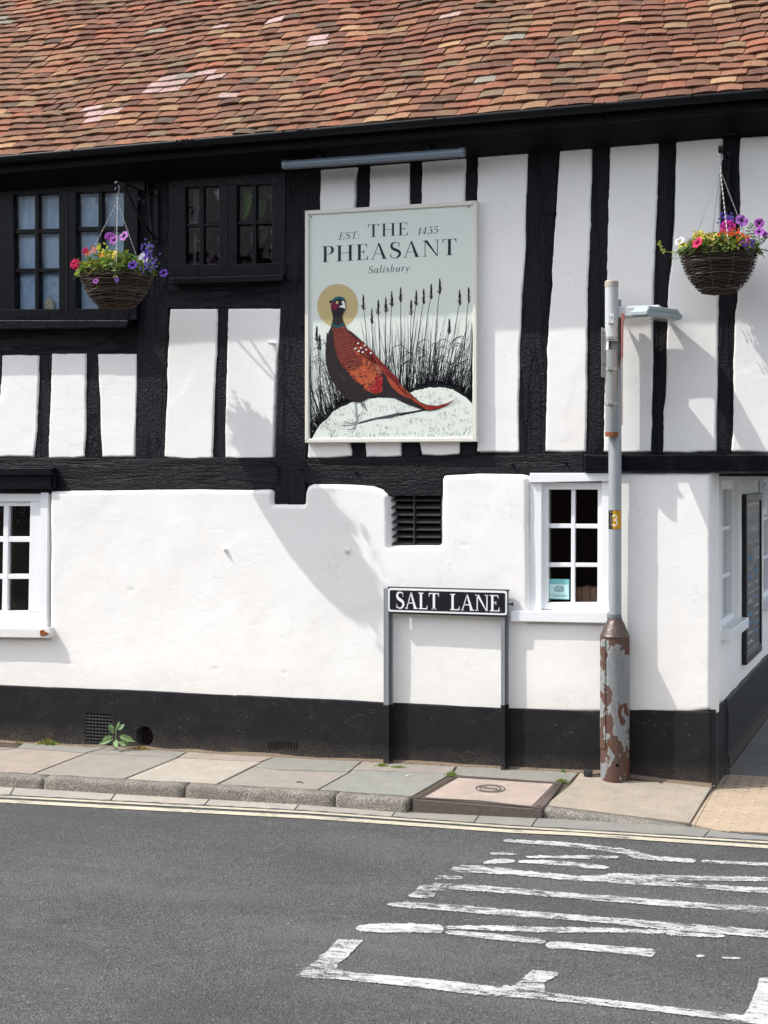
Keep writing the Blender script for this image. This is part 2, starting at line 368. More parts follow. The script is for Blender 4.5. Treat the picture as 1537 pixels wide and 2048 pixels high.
# =================================================================== THE SETTING
def interp(x, pts):
    if x <= pts[0][0]: return pts[0][1]
    for (a, b), (c, d) in zip(pts, pts[1:]):
        if x <= c: return b + (d - b) * (x - a) / (c - a)
    return pts[-1][1]
KB = [(-150, 1537), (0, 1544), (310, 1562), (620, 1579), (820, 1594), (1087, 1612), (1383, 1650), (1437, 1658), (1600, 1674)]   # kerb, back edge
KF = [(-150, 1560), (0, 1569.5), (310, 1590), (620, 1606), (820, 1617), (1087, 1635), (1383, 1652), (1437, 1661), (1600, 1677)]   # kerb, foot
ROADZ = -.085
XL = W(-150, 1400).x; XR = W(1427, 1400).x
def wallz(X): return interp(X, [(W(0, 1400).x, -.02), (W(890, 1400).x, .014), (W(1200, 1400).x, .03), (XR, .0), (XR + 1, -.01)])
def kerbz(X): return interp(X, [(W(1040, 1400).x, -.018), (W(1330, 1400).x, -.075), (XR, -.083)])
def kerbY(px): return G(px, interp(px, KB), -.02)
KL = [(G(p, q, kerbz(G(p, q, -.02).x))) for p, q in KB]
def ky(X): return interp(X, [(k.x, k.y) for k in KL])
def hpave(X, Y):
    k = ky(X); t = max(0, min(1, Y / k if k else 0))
    return wallz(X) * (1 - t) + kerbz(X) * t if Y <= 0 else wallz(X)
def P(px, py, dz=0.0):
    p = G(px, py, 0)
    for _ in range(5): p = G(px, py, hpave(p.x, p.y) + dz)
    return p
def Rd(px, py, dz=0.0): return G(px, py, ROADZ + dz)

g = MB(); g.box(-150, 150, -150, 150, -.5, ROADZ)
road = g.build('road', ASP); tag(road, kind='structure')
# pavement bed (dark jointing) following the wall and kerb
b = MB(); N = 60; v = []; f = []
xs = [XL - 1.5 + (XR - .004 - XL + 1.5) * i / N for i in range(N + 1)]
for X in xs:
    k = ky(X); v += [(X, .12, wallz(X) - .006), (X, 0, wallz(X) - .006), (X, k * .5, hpave(X, k * .5) - .006), (X, k, kerbz(X) - .006), (X, k - .02, ROADZ - .05)]
for i in range(N):
    for j in range(4): f.append((i * 5 + j, i * 5 + j + 1, i * 5 + j + 6, i * 5 + j + 5))
JOINT = plain('joint_dirt', (.085, .07, .05), .95, .1, 0, .5, 60, .004)
pave = mk('pavement', v, f, JOINT); tag(pave, kind='structure')

def slab(pts, c, lift=.0, th=.02):
    """one slab, traced on the pavement, a few mm proud of the bed"""
    q = [P(a, b_) for a, b_ in pts]; ce = sum(q, Vector()) / len(q)
    q = [ce + (p - ce) * (1 - .006 / max(.05, (p - ce).length)) for p in q]
    q = [Vector((p.x, p.y, hpave(p.x, p.y) + lift)) for p in q]
    m = MB(); m.ext(q, Vector((0, 0, -th)), c); o = m.build('paving_slab', SLAB, pave, bevel=.003, col=True); return o
PK = (.335, .285, .24); GY = (.26, .25, .222); CR = (.39, .35, .295); GP = (.29, .262, .228); BG = (.36, .305, .245)
slab([(-150, 1490), (34, 1495.5), (-30, 1504), (-150, 1500)], GP)
slab([(-150, 1501), (-30, 1504.5), (34, 1496), (173, 1506), (65, 1547.5), (-150, 1536)], PK)
slab([(50, 1484), (222, 1493), (173, 1505), (34, 1495)], GY)
slab([(222, 1493), (378, 1502), (355, 1514.5), (173, 1505.5)], GY)
slab([(173, 1506.5), (355, 1515), (248, 1557.5), (66, 1548)], GP)
slab([(378, 1502), (561, 1509), (524, 1522.5), (355, 1514.5)], PK)
slab([(355, 1515.5), (524, 1523.5), (434, 1568), (249, 1558.5)], CR)
slab([(561, 1509), (726, 1521), (700, 1543), (560, 1539), (508, 1532), (524, 1523)], (.25, .245, .215))
slab([(508, 1533), (560, 1540), (700, 1544), (636, 1579), (436, 1568.5)], GP)
slab([(726, 1521), (915, 1530), (903, 1547), (703, 1539)], GP)
slab([(700, 1544), (703, 1540), (903, 1547.5), (826, 1592), (637, 1579)], (.25, .25, .228))
slab([(915, 1530), (1160, 1544), (1140, 1565), (905, 1549)], (.25, .24, .21))
slab([(1160, 1544), (1210, 1556), (1427, 1570), (1382, 1646), (1090, 1610), (1142, 1567)], BG)
# side lane pavement: buff tactile slabs then dark setts
sb = MB()
def flat(pts, z, m, c): m.ext([G(a, b_, z) for a, b_ in pts], Vector((0, 0, -.06)), c)
TACT = mat_slab()
q = MB(); X0 = XR + .0
tact = MB()
base_z = -.012
def lane(X, Y): # falls from the wall towards the road
    t = max(0, min(1, (.15 - Y) / 1.25)); return base_z * (1 - t) - .079 * t
def clip(poly, box):
    x0, x1, y0, y1 = box
    for ax, lim, sg_ in ((0, x0, 1), (0, x1, -1), (1, y0, 1), (1, y1, -1)):
        out = []
        for a_, b_ in zip(poly, poly[1:] + poly[:1]):
            ia = (a_[ax] - lim) * sg_ >= 0; ib = (b_[ax] - lim) * sg_ >= 0
            if ia: out.append(a_)
            if ia != ib: t = (lim - a_[ax]) / (b_[ax] - a_[ax]); out.append((a_[0] + t * (b_[0] - a_[0]), a_[1] + t * (b_[1] - a_[1])))
        poly = out
        if not poly: return []
    return poly
e1 = G(1384, 1649, -.078); e2 = G(1440, 1662, -.082); e3 = G(1700, 1676, -.082)
area = [(XR + .004, .33), (XR + .004, -.03), (e1.x - .002, e1.y), (e2.x, e2.y), (e3.x, e3.y), (e3.x, .33)]
YE = e2.y
def lane(X, Y):
    t = max(0, min(1, (.15 - Y) / (.15 - YE))); return base_z * (1 - t) - .079 * t
tact0 = None
for i in range(-1, 5):
    for j in range(4):
        x0 = XR + .012 + i * .402; y1 = .33 - j * .402; y0 = y1 - .399; x1 = x0 + .399
        pl_ = clip(area, (x0, x1, y0, y1))
        if len(pl_) < 3: continue
        ar = abs(sum(a_[0] * b_[1] - a_[1] * b_[0] for a_, b_ in zip(pl_, pl_[1:] + pl_[:1]))) / 2
        if ar < .002: continue
        m = MB(); m.ext([Vector((x, y, lane(x, y))) for x, y in pl_], Vector((0, 0, -.03)), random.choice([(.43, .33, .235), (.42, .33, .245), (.41, .315, .225)]))
        for r in range(6):
            for s_ in range(6):
                cx = x0 + .034 + r * .066; cy = y0 + .034 + s_ * .066
                if len(clip(pl_, (cx - .012, cx + .012, cy - .012, cy + .012))) < 3 or not (min(p[0] for p in pl_) + .012 < cx < max(p[0] for p in pl_) - .012): continue
                if cy < e1.y + .03 and cx < e2.x: continue
                m.cur = (.37, .285, .20); m.lathe((cx, cy, lane(cx, cy) - .001), [(.012, 0), (.0105, .0015), (.006, .0022)], 7); m.cur = (1, 1, 1)
        o = m.build('tactile_slab', TACT, tact0, col=True); o['kind'] = 'structure'
        if tact0 is None: tact0 = o
tact0.name = 'tactile_paving'
side = MB()
for i in range(14):
    y0 = .335 + i * .36
    x = X0 + .02
    for j in range(6):
        wd = .42 + .12 * random.random(); c = random.choice([(.19, .185, .175), (.23, .22, .205), (.16, .155, .145)])
        side.ext([Vector((x, y0, base_z)), Vector((x + wd - .008, y0, base_z)), Vector((x + wd - .008, y0 + .352, base_z)), Vector((x, y0 + .352, base_z))], Vector((0, 0, -.03)), c); x += wd
o = side.build('side_pavement', SLAB, None, bevel=.003, col=True); tag(o, kind='structure')
tb_ = MB(); tb_.ext([Vector((x, y, lane(x, y) - .006)) for x, y in area], Vector((0, 0, -.05))); o = tb_.build('tactile_bed', JOINT, tact0); o['kind'] = 'structure'
under = MB(); under.ext([Vector((XR - .02, 6, -.02)), Vector((XR + 3, 6, -.02)), Vector((XR + 3, .2, -.02)), Vector((XR - .02, .2, -.02))], Vector((0, 0, -.06)))
o = under.build('side_pavement_bed', JOINT); tag(o, kind='structure')

# kerb stones
KJ = [-150, 104, 383, 682, 822]
def kerbstone(p0, p1, n=14, seed=0):
    v = []; f = []
    for i in range(n + 1):
        px = p0 + (p1 - p0) * i / n
        bz = G(px, interp(px, KB), -.018); bz = G(px, interp(px, KB), kerbz(bz.x)); ft = Rd(px, interp(px, KF))
        e = .004 * (random.random() - .5)
        X = bz.x; yb = bz.y; yf = min(ft.y + .0, yb - .085); zt = kerbz(X) + .002 + e
        prof = [(yb, zt - .09), (yb, zt), (yb * .6 + yf * .4, zt - .001), (yb * .16 + yf * .84, zt - .005), (yf + .005, zt - .014), (yf + .001, zt - .032 + e), (yf - .004, ROADZ - .02)]
        if zt - ROADZ < .05: prof = [(yb, zt - .09), (yb, zt), (yb * .6 + yf * .4, zt - .002), (yb * .3 + yf * .7, zt - .006), (yf + .01, max(zt - .012, ROADZ + .004)), (yf, ROADZ + .002), (yf - .004, ROADZ - .02)]
        v += [(X, y, z) for y, z in prof]
    for i in range(n):
        for j in range(6): a = i * 7 + j; f.append((a, a + 1, a + 8, a + 7))
    f.append(tuple(range(6, -1, -1))); f.append(tuple(n * 7 + k for k in range(7)))
    return v, f
kerb = None
for a, b_ in [(-150, 103), (105.5, 382), (386, 681), (684, 824), (1087, 1384), (1386, 1440)]:
    v, f = kerbstone(a, b_)
    o = mk('kerb' if kerb is None else 'kerb_stone', v, f, KERB, kerb, True)
    if kerb is None: kerb = o; tag(o, kind='structure')
    else: o['kind'] = 'structure'
# gutter channel of pale setts between the kerb and the yellow lines
SETT = mat_slab()
YU = [(-150, 1583), (0, 1591), (310, 1607), (620, 1623), (1020, 1652), (1140, 1659), (1537, 1683), (1650, 1690)]
gut = None
cuts = [-150, 30, 232, 420, 600, 795, 960, 1075, 1420, 1600]
for k, (a, b_) in enumerate(zip(cuts, cuts[1:])):
    n = 10; up = []; lo_ = []
    for i in range(n + 1):
        px = a + 2 + (b_ - a - 3) * i / n
        up.append(Rd(px, interp(px, KF) + (1.2 if px < 1380 else 2), .004)); lo_.append(Rd(px, interp(px, YU) - 2.5 + .8 * math.sin(px * .13), .004))
        lo_[-1].x -= .03
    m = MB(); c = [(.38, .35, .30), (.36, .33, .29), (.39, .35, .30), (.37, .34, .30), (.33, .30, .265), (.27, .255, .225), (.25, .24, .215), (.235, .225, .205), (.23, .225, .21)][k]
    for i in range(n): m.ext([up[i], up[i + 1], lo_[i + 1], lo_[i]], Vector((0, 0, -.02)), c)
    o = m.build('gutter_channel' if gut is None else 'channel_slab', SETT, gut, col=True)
    if gut is None: gut = o
    o['kind'] = 'structure'
# yellow no-waiting lines
YP = mat_paint('worn_yellow_line', (.56, .51, .39), .56, .64, nsc=40)
def strip(top, bot, mat, name, x0, x1, n=40, lift=.004, par=road, jit=0):
    if jit: n = max(10, int((x1 - x0) / 1.6))
    sd = x0 * .37 + top[0][1]
    v = []; f = []
    for i in range(n + 1):
        px = x0 + (x1 - x0) * i / n; e_ = min(1, i / 4, (n - i) / 4); j1 = jit * (float(fbm(px * .35, sd, 3, 4)) * 2.6 + float(fbm(px * .05, sd, 7, 2)) * 1.6); j2 = jit * (float(fbm(px * .35, sd, 13, 4)) * 2.6 + float(fbm(px * .05, sd, 17, 2)) * 1.6); a_ = interp(px, top) + j1; b_ = interp(px, bot) + j2; md = (a_ + b_) / 2; k_ = .45 + .55 * e_ if jit else 1; a_ = md + (a_ - md) * k_; b_ = max(a_ + .3, md + (b_ - md) * k_); v += [Rd(px, a_, lift), Rd(px, b_, lift)]
    for i in range(n): f.append((2 * i, 2 * i + 1, 2 * i + 3, 2 * i + 2))
    o = mk(name, v, f, mat, par); o['kind'] = 'structure'; return o
YL = [(-150, 1591), (0, 1598.5), (310, 1615), (620, 1631), (1020, 1659), (1140, 1664), (1537, 1690.5), (1650, 1698)]
strip(YU, [(a, b_ + 3.4) for a, b_ in YU], YP, 'yellow_line', -150, 1640)
strip(YL, [(a, b_ + 6.2) for a, b_ in YL], YP, 'yellow_line', -150, 1640)
# worn white paint (coordinates traced on the road: x, near edge, far edge)
WP = mat_paint('worn_white_marking', (.55, .55, .54), .50, .565, nsc=34)
def zz(p): return [(x / 1.573 + 560, a / 1.573 + 1640, b_ / 1.573 + 1640) for x, a, b_ in p]
bands = [
 [(704,59,69),(800,64,75),(900,69,83),(1000,80,93),(1080,90,107),(1120,98,121),(1170,112,125),(1240,118,131),(1308,123,134)],
 [(1326,126,134),(1537,134,144),(1700,142,152)], [(662,101,109),(745,104,109)], [(775,112,119),(900,111,121),(1065,112,121)],
 [(640,130,138),(700,121,136),(740,124,134)], [(750,126,135),(830,125,139),(900,130,144),(960,136,151),(1035,144,154)],
 [(538,150,160),(580,141,166),(640,144,167),(740,156,173),(850,166,182),(940,176,192),(1020,171,194),(1060,167,198),(1150,170,198),(1250,174,190),(1537,179,191),(1700,181,193)],
 [(1060,186,200),(1200,194,207),(1350,203,217),(1537,214,230),(1700,224,242)],
 [(488,178,189),(500,173,185),(576,177,186)],
 [(462,206,220),(485,199,222),(540,200,219),(700,210,229),(850,224,241),(950,232,249),(1100,242,261),(1300,258,277),(1537,274,293),(1700,285,306)],
 [(338,262,270),(400,255,277),(460,260,279),(600,270,291),(750,284,305),(900,296,313),(1050,308,327),(1250,324,347),(1400,336,358),(1537,347,371),(1700,360,388)],
 [(240,334,349),(290,325,353),(400,325,353),(515,330,355)], [(520,346,357),(600,352,367),(700,360,379),(835,376,389)],
 [(836,388,400),(855,382,405),(900,384,405),(1000,392,413),(1100,400,422),(1170,405,431),(1183,410,422)],
 [(520,334,341),(660,331,347),(800,336,353),(1000,338,353),(1215,344,357)],
 [(1215,346,362),(1400,360,370)],
 [(700,520,529),(720,518,526)], [(1310,424,432),(1336,424,432)], [(1390,430,436),(1450,432,438)]]
for bnd in bands:
    t = zz(bnd); tp = [(x, a) for x, a, c in t]; bt = [(x, c) for x, a, c in t]
    strip(tp, bt, WP, 'white_marking', t[0][0], t[-1][0], 30, jit=1.5)
def wpoly(pts):
    q_ = []
    for (xa, ya), (xb, yb) in zip(pts, pts[1:] + pts[:1]):
        n_ = max(1, int(math.hypot(xb - xa, yb - ya) / 3))
        for i in range(n_): x = xa + (xb - xa) * i / n_; y = ya + (yb - ya) * i / n_; q_.append((x + 7 * float(fbm(x * .12, y * .12, 5, 3)), y + 6 * float(fbm(x * .17, y * .17, 8, 4))))
    v = [Rd(x / 1.573 + 560, y / 1.573 + 1640, .004) for x, y in q_]
    o = mk('white_marking', v, [tuple(range(len(v)))], WP, road); o['kind'] = 'structure'
wpoly([(402,236),(422,228),(440,206),(461,203),(500,218),(484,240),(478,245),(410,243)])
wpoly([(182,374),(262,378),(235,405),(212,432),(182,452),(178,470),(232,480),(500,502),(702,527),(742,519),(772,490),(796,472),(876,478),(874,488),(830,512),(838,542),(1000,562),(1250,590),(1458,614),
       (1478,585),(1500,530),(1510,497),(1560,492),(1700,500),(1700,680),(1537,646),(1400,628),(1100,592),(800,562),(600,547),(400,522),(200,502),(120,498),(50,490),(100,452),(125,436),(122,428),(150,412)])
wpoly([(788,478),(795,472),(876,480),(874,488),(800,484)])

# =================================================================== THE PUB
pub = empty('pub_building', (0, .1, 0), 'black timber framed and white plastered pub with old clay tiled roof', 'building')
GZ = -.06
def part(o): return o
# core behind everything (dark)
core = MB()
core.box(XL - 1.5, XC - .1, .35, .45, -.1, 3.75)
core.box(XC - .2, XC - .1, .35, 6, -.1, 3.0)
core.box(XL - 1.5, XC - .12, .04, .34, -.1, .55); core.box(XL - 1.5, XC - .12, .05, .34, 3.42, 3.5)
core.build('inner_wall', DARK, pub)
# ---- lower wall
low = [(-150, 1366), (-150, 1272), (96, 1272), (97, 979), (300, 976), (540, 976), (548, 984), (548, 1006), (606, 1006), (607, 985), (612, 972), (625, 965), (700, 966), (745, 969),
       (765, 976), (779, 990), (781, 1090), (881, 1090), (880, 960), (884, 948), (960, 944), (1048, 946), (1060, 952), (1061, 1242), (1217, 1242), (1217, 941), (1428, 940), (1428, 1425), (1380, 1432), (900, 1430), (-150, 1395)]
YW = -.05
def ledge(U, Z):                              # faint seam under the ledge plus old render patches
    s_ = .0035 * np.exp(-((Z - 1.545 - .01 * np.sin(U * 4)) / .004) ** 2) * (U < -.5)
    l = .0022 / (1 + np.exp(-(fbm(U * 1.3, Z * 1.6, 91, 3) * 60)))
    k = 0
    for px, py in ((140, 1328), (432, 1338), (570, 1345), (930, 1090), (262, 1180)):
        p = W(px, py, YW); k = k + .0035 * np.exp(-(((U - p.x) / .02) ** 2 + ((Z - p.z) / .009) ** 2)) * (1 + 3 * fbm(U * 90, Z * 90, 5, 2))
    return s_ + l + k * .8
wl = relief('lower_wall', pz(low, YW), PL, pub, yf=YW, drop=.05, r=.032, res=.0075, amp=.0026, freq=4, warp=.004, wfreq=5, extra=ledge, seed=3)
# ---- plinth
pl = [(-150, 1360), (0, 1369.5), (300, 1381), (620, 1396), (900, 1410), (1180, 1421), (1300, 1419), (1432, 1423), (1436, 1590), (1200, 1575), (600, 1535), (-150, 1500)]
def vents(U, Z):
    h = 0
    c = W(290, 1474, -.053); d = np.hypot(U - c.x, (Z - c.z) * .95); h = h + .12 * (d < .055)
    a = W(173, 1428, -.053); b_ = W(225, 1484, -.053)
    h = h + .056 * (1 - np.clip((XC + .012 - U) / .03, 0, 1)) ** 2 + .3 * (U > XC + .014)
    h = h + .03 * ((U > a.x) & (U < b_.x) & (Z < a.z) & (Z > b_.z - .02))
    return h
plinth = relief('plinth', [(u, max(z, GZ)) for u, z in pz(pl, -.053)], PLI, pub, yf=-.055, drop=.012, r=.006, res=.006, amp=.004, freq=6, warp=.0022, wfreq=5, extra=vents, seed=9)
# air brick (cast grid) and a low slotted one
a = W(173, 1428, -.05); b_ = W(225, 1484, -.05); gr = MB()
for i in range(9):
    x = a.x + (b_.x - a.x) * i / 8; gr.box(x - .0032, x + .0032, -.052, -.03, b_.z - .012, a.z)
for j in range(9):
    z = b_.z - .008 + (a.z - b_.z) * j / 8; gr.box(a.x, b_.x, -.0535, -.031, z - .004, z + .004)
GRM = plain('black_cast_grille', (.03, .031, .034), .5, .4, 0, .3, 80, .001)
gr.build('air_brick', GRM, pub, bevel=.001)
vb = MB(); c = W(290, 1474, -.053); vb.lathe((0, 0, 0), [(.056, 0), (.056, .01)], 24)
vb = MB()
for i in range(8):
    x = c.x - .045 + i * .013; vb.box(x, x + .005, .0, .02, c.z - .05, c.z + .04)
vb.build('round_vent', plain('dark_clay', (.03, .02, .016), .8), pub)
vb = MB()
for i in range(11):
    p0 = W(536 + i * 5.6, 1484, -.06); vb.box(p0.x - .004, p0.x + .004, -.060, -.052, p0.z - .035, p0.z + .005)
vb.build('slotted_vent', PLI, pub, bevel=.002)

# ---- plaster panels of the upper storey
panels = [
 [(2,709),(80,709),(79,760),(76,850),(70,916),(30,915),(-80,917),(-80,800),(-2,800),(2,760)],
 [(103,706),(174,706),(174,760),(173,850),(171,915),(150,918),(96,918),(97,850),(101,780)],
 [(194,706),(276,706),(276,760),(274,850),(271,915),(203,916),(200,850),(197,780)],
 [(339,617),(437,616),(435,700),(430,820),(426,917),(380,920),(327,916),(331,820),(334,700)],
 [(455,615),(565,615),(563,660),(557,710),(552,780),(551,850),(549,918),(500,920),(449,917),(449,850),(452,760),(453,690)],
 [(640,318),(719,318),(718,340),(712,360),(712,400),(706,600),(700,886),(706,900),(706,914),(660,918),(614,918),(616,800),(636,500)],
 [(738,318),(822,316),(822,400),(812,700),(804,886),(806,915),(770,917),(732,915),(730,886),(738,400)],
 [(842,312),(934,306),(932,400),(926,700),(922,880),(922,910),(880,913),(842,912),(837,886),(841,400)],
 [(954,306),(960,299),(1000,294),(1063,293),(1058,310),(1054,420),(1054,500),(1046,595),(1042,704),(1040,800),(1040,905),(1000,907),(952,905),(952,700),(953,400)],
 [(1119,292),(1186,289),(1186,350),(1182,465),(1178,570),(1177,700),(1176,800),(1174,905),(1130,907),(1089,905),(1091,800),(1093,700),(1096,640),(1101,588),(1104,517),(1110,416)],
 [(1218,282),(1260,279),(1319,278),(1318,395),(1313,465),(1310,570),(1309,650),(1308,720),(1306,820),(1303,905),(1250,907),(1206,905),(1207,800),(1211,650),(1213,500),(1217,360)],
 [(1352,276),(1400,273),(1448,272),(1443,395),(1441,570),(1438,640),(1438,730),(1436,820),(1434,905),(1380,907),(1325,905),(1326,820),(1330,790),(1332,700),(1334,604),(1336,570),(1346,482),(1350,377)],
 [(1479,272),(1560,270),(1680,262),(1680,905),(1560,907),(1461,905),(1465,820),(1466,780),(1464,740),(1466,700),(1468,625),(1473,600),(1474,570),(1478,412),(1477,330)]]
for k, p in enumerate(panels):
    relief('plaster_panel', pz(p, -.022), PL, pub, yf=-.024, drop=.03, r=.012, res=.0055, amp=.0018, freq=4, warp=.0065, wfreq=9, seed=20 + 7 * k,
           extra=(lambda U, Z: .0016 / (1 + np.exp(-(fbm(U * 2.1, Z * 2.6, 33, 3) * 70)))))
# ---- timbers (posts z-grained, rails x-grained); their visible edges are set by the plaster
def post(pts, y=-.014, seed=0, amp=.004, name='timber_post'):
    relief(name, pz(pts, y), TV, pub, yf=y, drop=.05, r=.012, res=.007, resz=.012, amp=amp, freq=9, grain=(1.6, .35), warp=.004, wfreq=6, seed=seed)
def rail(pts, y=-.014, seed=0, amp=.004, name='timber_rail', mat=None, r=.012):
    relief(name, pz(pts, y), mat or TH_, pub, yf=y, drop=.05, r=r, res=.010, resz=.006, amp=amp, freq=9, grain=(.35, 1.8), warp=.004, wfreq=6, seed=seed)
T = 250
post([(-80, 690), (-80, 925), (8, 925), (8, 690)], seed=1); post([(72, 690), (62, 925), (106, 925), (112, 690)], seed=2)
post([(170, 690), (164, 925), (210, 925), (200, 690)], seed=3)
post([(274, 290), (268, 930), (335, 930), (344, 290)], -.02, 4, .006)
post([(430, 600), (418, 925), (456, 925), (462, 600)], seed=5)
post([(566, 290), (546, 1012), (612, 1012), (618, 880), (640, 600), (645, 280)], -.026, 6, .006)
post([(712, 310), (700, 890), (695, 925), (738, 925), (742, 310)], seed=7); post([(818, 305), (800, 925), (842, 925), (848, 305)], seed=8)
post([(928, 295), (915, 925), (960, 925), (960, 290)], seed=9)
post([(1052, 285), (1048, 500), (1036, 700), (1034, 915), (1096, 915), (1100, 640), (1112, 420), (1122, 285)], -.017, 10, .006)
post([(1182, 280), (1172, 600), (1168, 915), (1212, 915), (1218, 500), (1222, 275)], seed=11)
post([(1314, 272), (1305, 600), (1298, 915), (1330, 915), (1340, 560), (1356, 270)], seed=12)
post([(1444, 266), (1436, 500), (1432, 915), (1466, 915), (1478, 580), (1482, 265)], -.016, 13, .005)
rail([(-80, 652), (-80, 712), (278, 710), (276, 640), (250, 640)], -.016, 21)
rail([(330, 560), (332, 620), (570, 618), (572, 560)], -.018, 22)
rail([(-80, 912), (-80, 990), (102, 990), (300, 982), (560, 982), (560, 912), (300, 914)], -.028, 23, .007)
rail([(600, 914), (602, 970), (760, 985), (775, 995), (890, 992), (892, 952), (1060, 952), (1172, 952), (1172, 902), (900, 908), (760, 912)], -.024, 24, .006)
rail([(1166, 908), (1166, 945), (1428, 945), (1700, 945), (1700, 907), (1428, 907)], -.07, 25, .0012, 'timber_fascia_rail', GB, .006)
# wall plate and soffit under the eaves
rail([(-150, 300), (-150, 380), (270, 345), (580, 335), (640, 326), (960, 300), (1060, 296), (1340, 280), (1700, 275), (1700, 200), (900, 230)], -.012, 26)
relief('timber_wall_plate', pz([(-150, 330), (-150, 352), (560, 328), (560, 300)], -.03), TH_, pub, yf=-.035, drop=.04, r=.01, res=.012, resz=.008, amp=.003, freq=9, grain=(.3, 2), seed=27)
peg = MB()
for px, py in ((548 + 8, 937), (603, 940), (1025, 930), (1132, 926), (712, 945), (1181, 936), (1258, 936), (1352, 935), (1446, 934), (300, 385), (1105, 425), (603, 655)):
    p = W(px, py, -.03); y = -.073 if px > 1170 and py > 900 else -.036
    peg = MB(); peg.tube([(p.x, y, p.z), (p.x, y + .03, p.z)], .008, 10); peg.build('timber_peg', GB, pub)

# ---- eaves line from the gutter
YG = -.36
ga = W(0, 318, YG); gb = W(1537, 184, YG)
def ez(X): return ga.z + (gb.z - ga.z) * (X - ga.x) / (gb.x - ga.x)
XA = XL - 1.2; XB = W(1700, 200, YG).x
n = 60; gut_pts = [XA + (XB - XA) * i / n for i in range(n + 1)]
gm = MB(); rG = .036; v = []; f = []; ns = 12
for X in gut_pts:
    for k in range(ns):                       # half round, open at the top, with thickness
        q = math.pi + math.pi * k / (ns - 1); v.append((X, YG + rG * math.cos(q), ez(X) + rG * math.sin(q) * 1.1 + .01))
    for k in range(ns):
        q = 2 * math.pi - math.pi * k / (ns - 1); v.append((X, YG + (rG - .004) * math.cos(q), ez(X) + (rG - .004) * math.sin(q) * 1.1 + .011))
for i in range(n):
    for k in range(2 * ns): k2 = (k + 1) % (2 * ns); f.append((i * 2 * ns + k, (i + 1) * 2 * ns + k, (i + 1) * 2 * ns + k2, i * 2 * ns + k2))
gm.add(v, f)
GUT = plain('black_gutter_plastic', (.007, .008, .010), .45, .15, 0, .3, 30, .0006)
gutter = gm.build('gutter', GUT, pub, smooth=True)
for px, wd in ((150, .012), (360, .012), (376, .05), (390, .012), (572, .012), (606, .045), (620, .012), (873, .014), (1196, .05), (1212, .014), (1386, .014), (1530, .02)):
    X = W(px, 300, YG).x; m = MB(); v = []; f = []
    for s_ in (-wd / 2, wd / 2):
        for k in range(ns):
            q = math.pi + math.pi * k / (ns - 1); v.append((X + s_, YG + (rG + .004) * math.cos(q), ez(X) + (rG + .004) * math.sin(q) * 1.1 + .012))
        for k in range(ns):
            q = 2 * math.pi - math.pi * k / (ns - 1); v.append((X + s_, YG + (rG - .001) * math.cos(q), ez(X) + (rG - .001) * math.sin(q) * 1.1 + .012))
    for k in range(2 * ns): k2 = (k + 1) % (2 * ns); f.append((k, 2 * ns + k, 2 * ns + k2, k2))
    f.append(tuple(range(2 * ns))); f.append(tuple(range(4 * ns - 1, 2 * ns - 1, -1)))
    m.add(v, f)
    if wd < .02: m.tube([(X, YG + rG * .6, ez(X) - .03), (X, YG + .07, ez(X) - .05)], .005, 6)
    m.build('gutter_bracket' if wd < .03 else 'gutter_joint', GUT, pub)
# fascia board and sloping soffit
m = MB(); v = []; f = []
for X in gut_pts: v += [(X, YG + .045, ez(X) + .03), (X, YG + .045, ez(X) - .075), (X, YG + .07, ez(X) - .075), (X, YG + .07, ez(X) - .045), (X, .0, ez(X) - .155), (X, .0, ez(X) - .0)]
for i in range(n):
    for k in range(5): f.append((i * 6 + k, i * 6 + k + 1, i * 6 + k + 7, i * 6 + k + 6))
m.add(v, f); m.build('eaves_soffit', plain('black_painted_board', (.005, .0055, .007), .6, .08, 0, .3, 20, .001), pub)
cab = MB(); CBM = plain('grey_cable', (.02, .02, .02), .5)
cp = [(840, 262), (900, 274), (960, 288), (1030, 291), (1100, 287), (1200, 271), (1300, 265), (1400, 268), (1470, 270)]
cab.tube([W(a, b_ - 2, -.06) for a, b_ in cp], .004, 6)
cab.build('cable', CBM, pub); cab = MB(); cab.tube([W(a, b_, -.045) for a, b_ in [(290, 318), (294, 360), (298, 420), (303, 470), (306, 510), (303, 530)]], .003, 5)
cab.build('cable', CBM, pub); cab = MB(); cab.tube([W(a, b_, -.04) for a, b_ in [(262, 345), (261, 380), (262, 440), (258, 520)]], .002, 5)
cab.build('cable', CBM, pub)

# ---- roof
PIT = R(42); sl = Vector((0, math.cos(PIT), math.sin(PIT)))
rnd = random.Random(11)
roof = MB(); sl_len = 4.2
def sag(X, s_): return .012 * math.sin(X * 1.35 + s_ * .8) + .008 * math.sin(X * 3.1 - s_ * 1.7 + 1) + .006 * math.sin(X * 7.7 + s_ * 5)
def rp(X, s_, lift=0):                       # point on the roof slope, s_ metres up from the eaves
    yy = YG + .05 + s_ * math.cos(PIT); z = ez(X) * (1 - .0) + .03 + s_ * math.sin(PIT) + sag(X, s_) * min(1, s_ * 2 + .3)
    return Vector((X, yy - lift * math.sin(PIT), z + lift * math.cos(PIT)))
v = []; f = []; nn = 90; mm = 60
for j in range(mm + 1):
    for i in range(nn + 1): v.append(rp(XA + (XB - XA) * i / nn, -.0 + sl_len * j / mm, -.03))
for j in range(mm):
    for i in range(nn): a = j * (nn + 1) + i; f.append((a, a + 1, a + nn + 2, a + nn + 1))
roof.add(v, f); roofo = roof.build('roof', plain('roof_underlay', (.03, .022, .018), .9), pub)
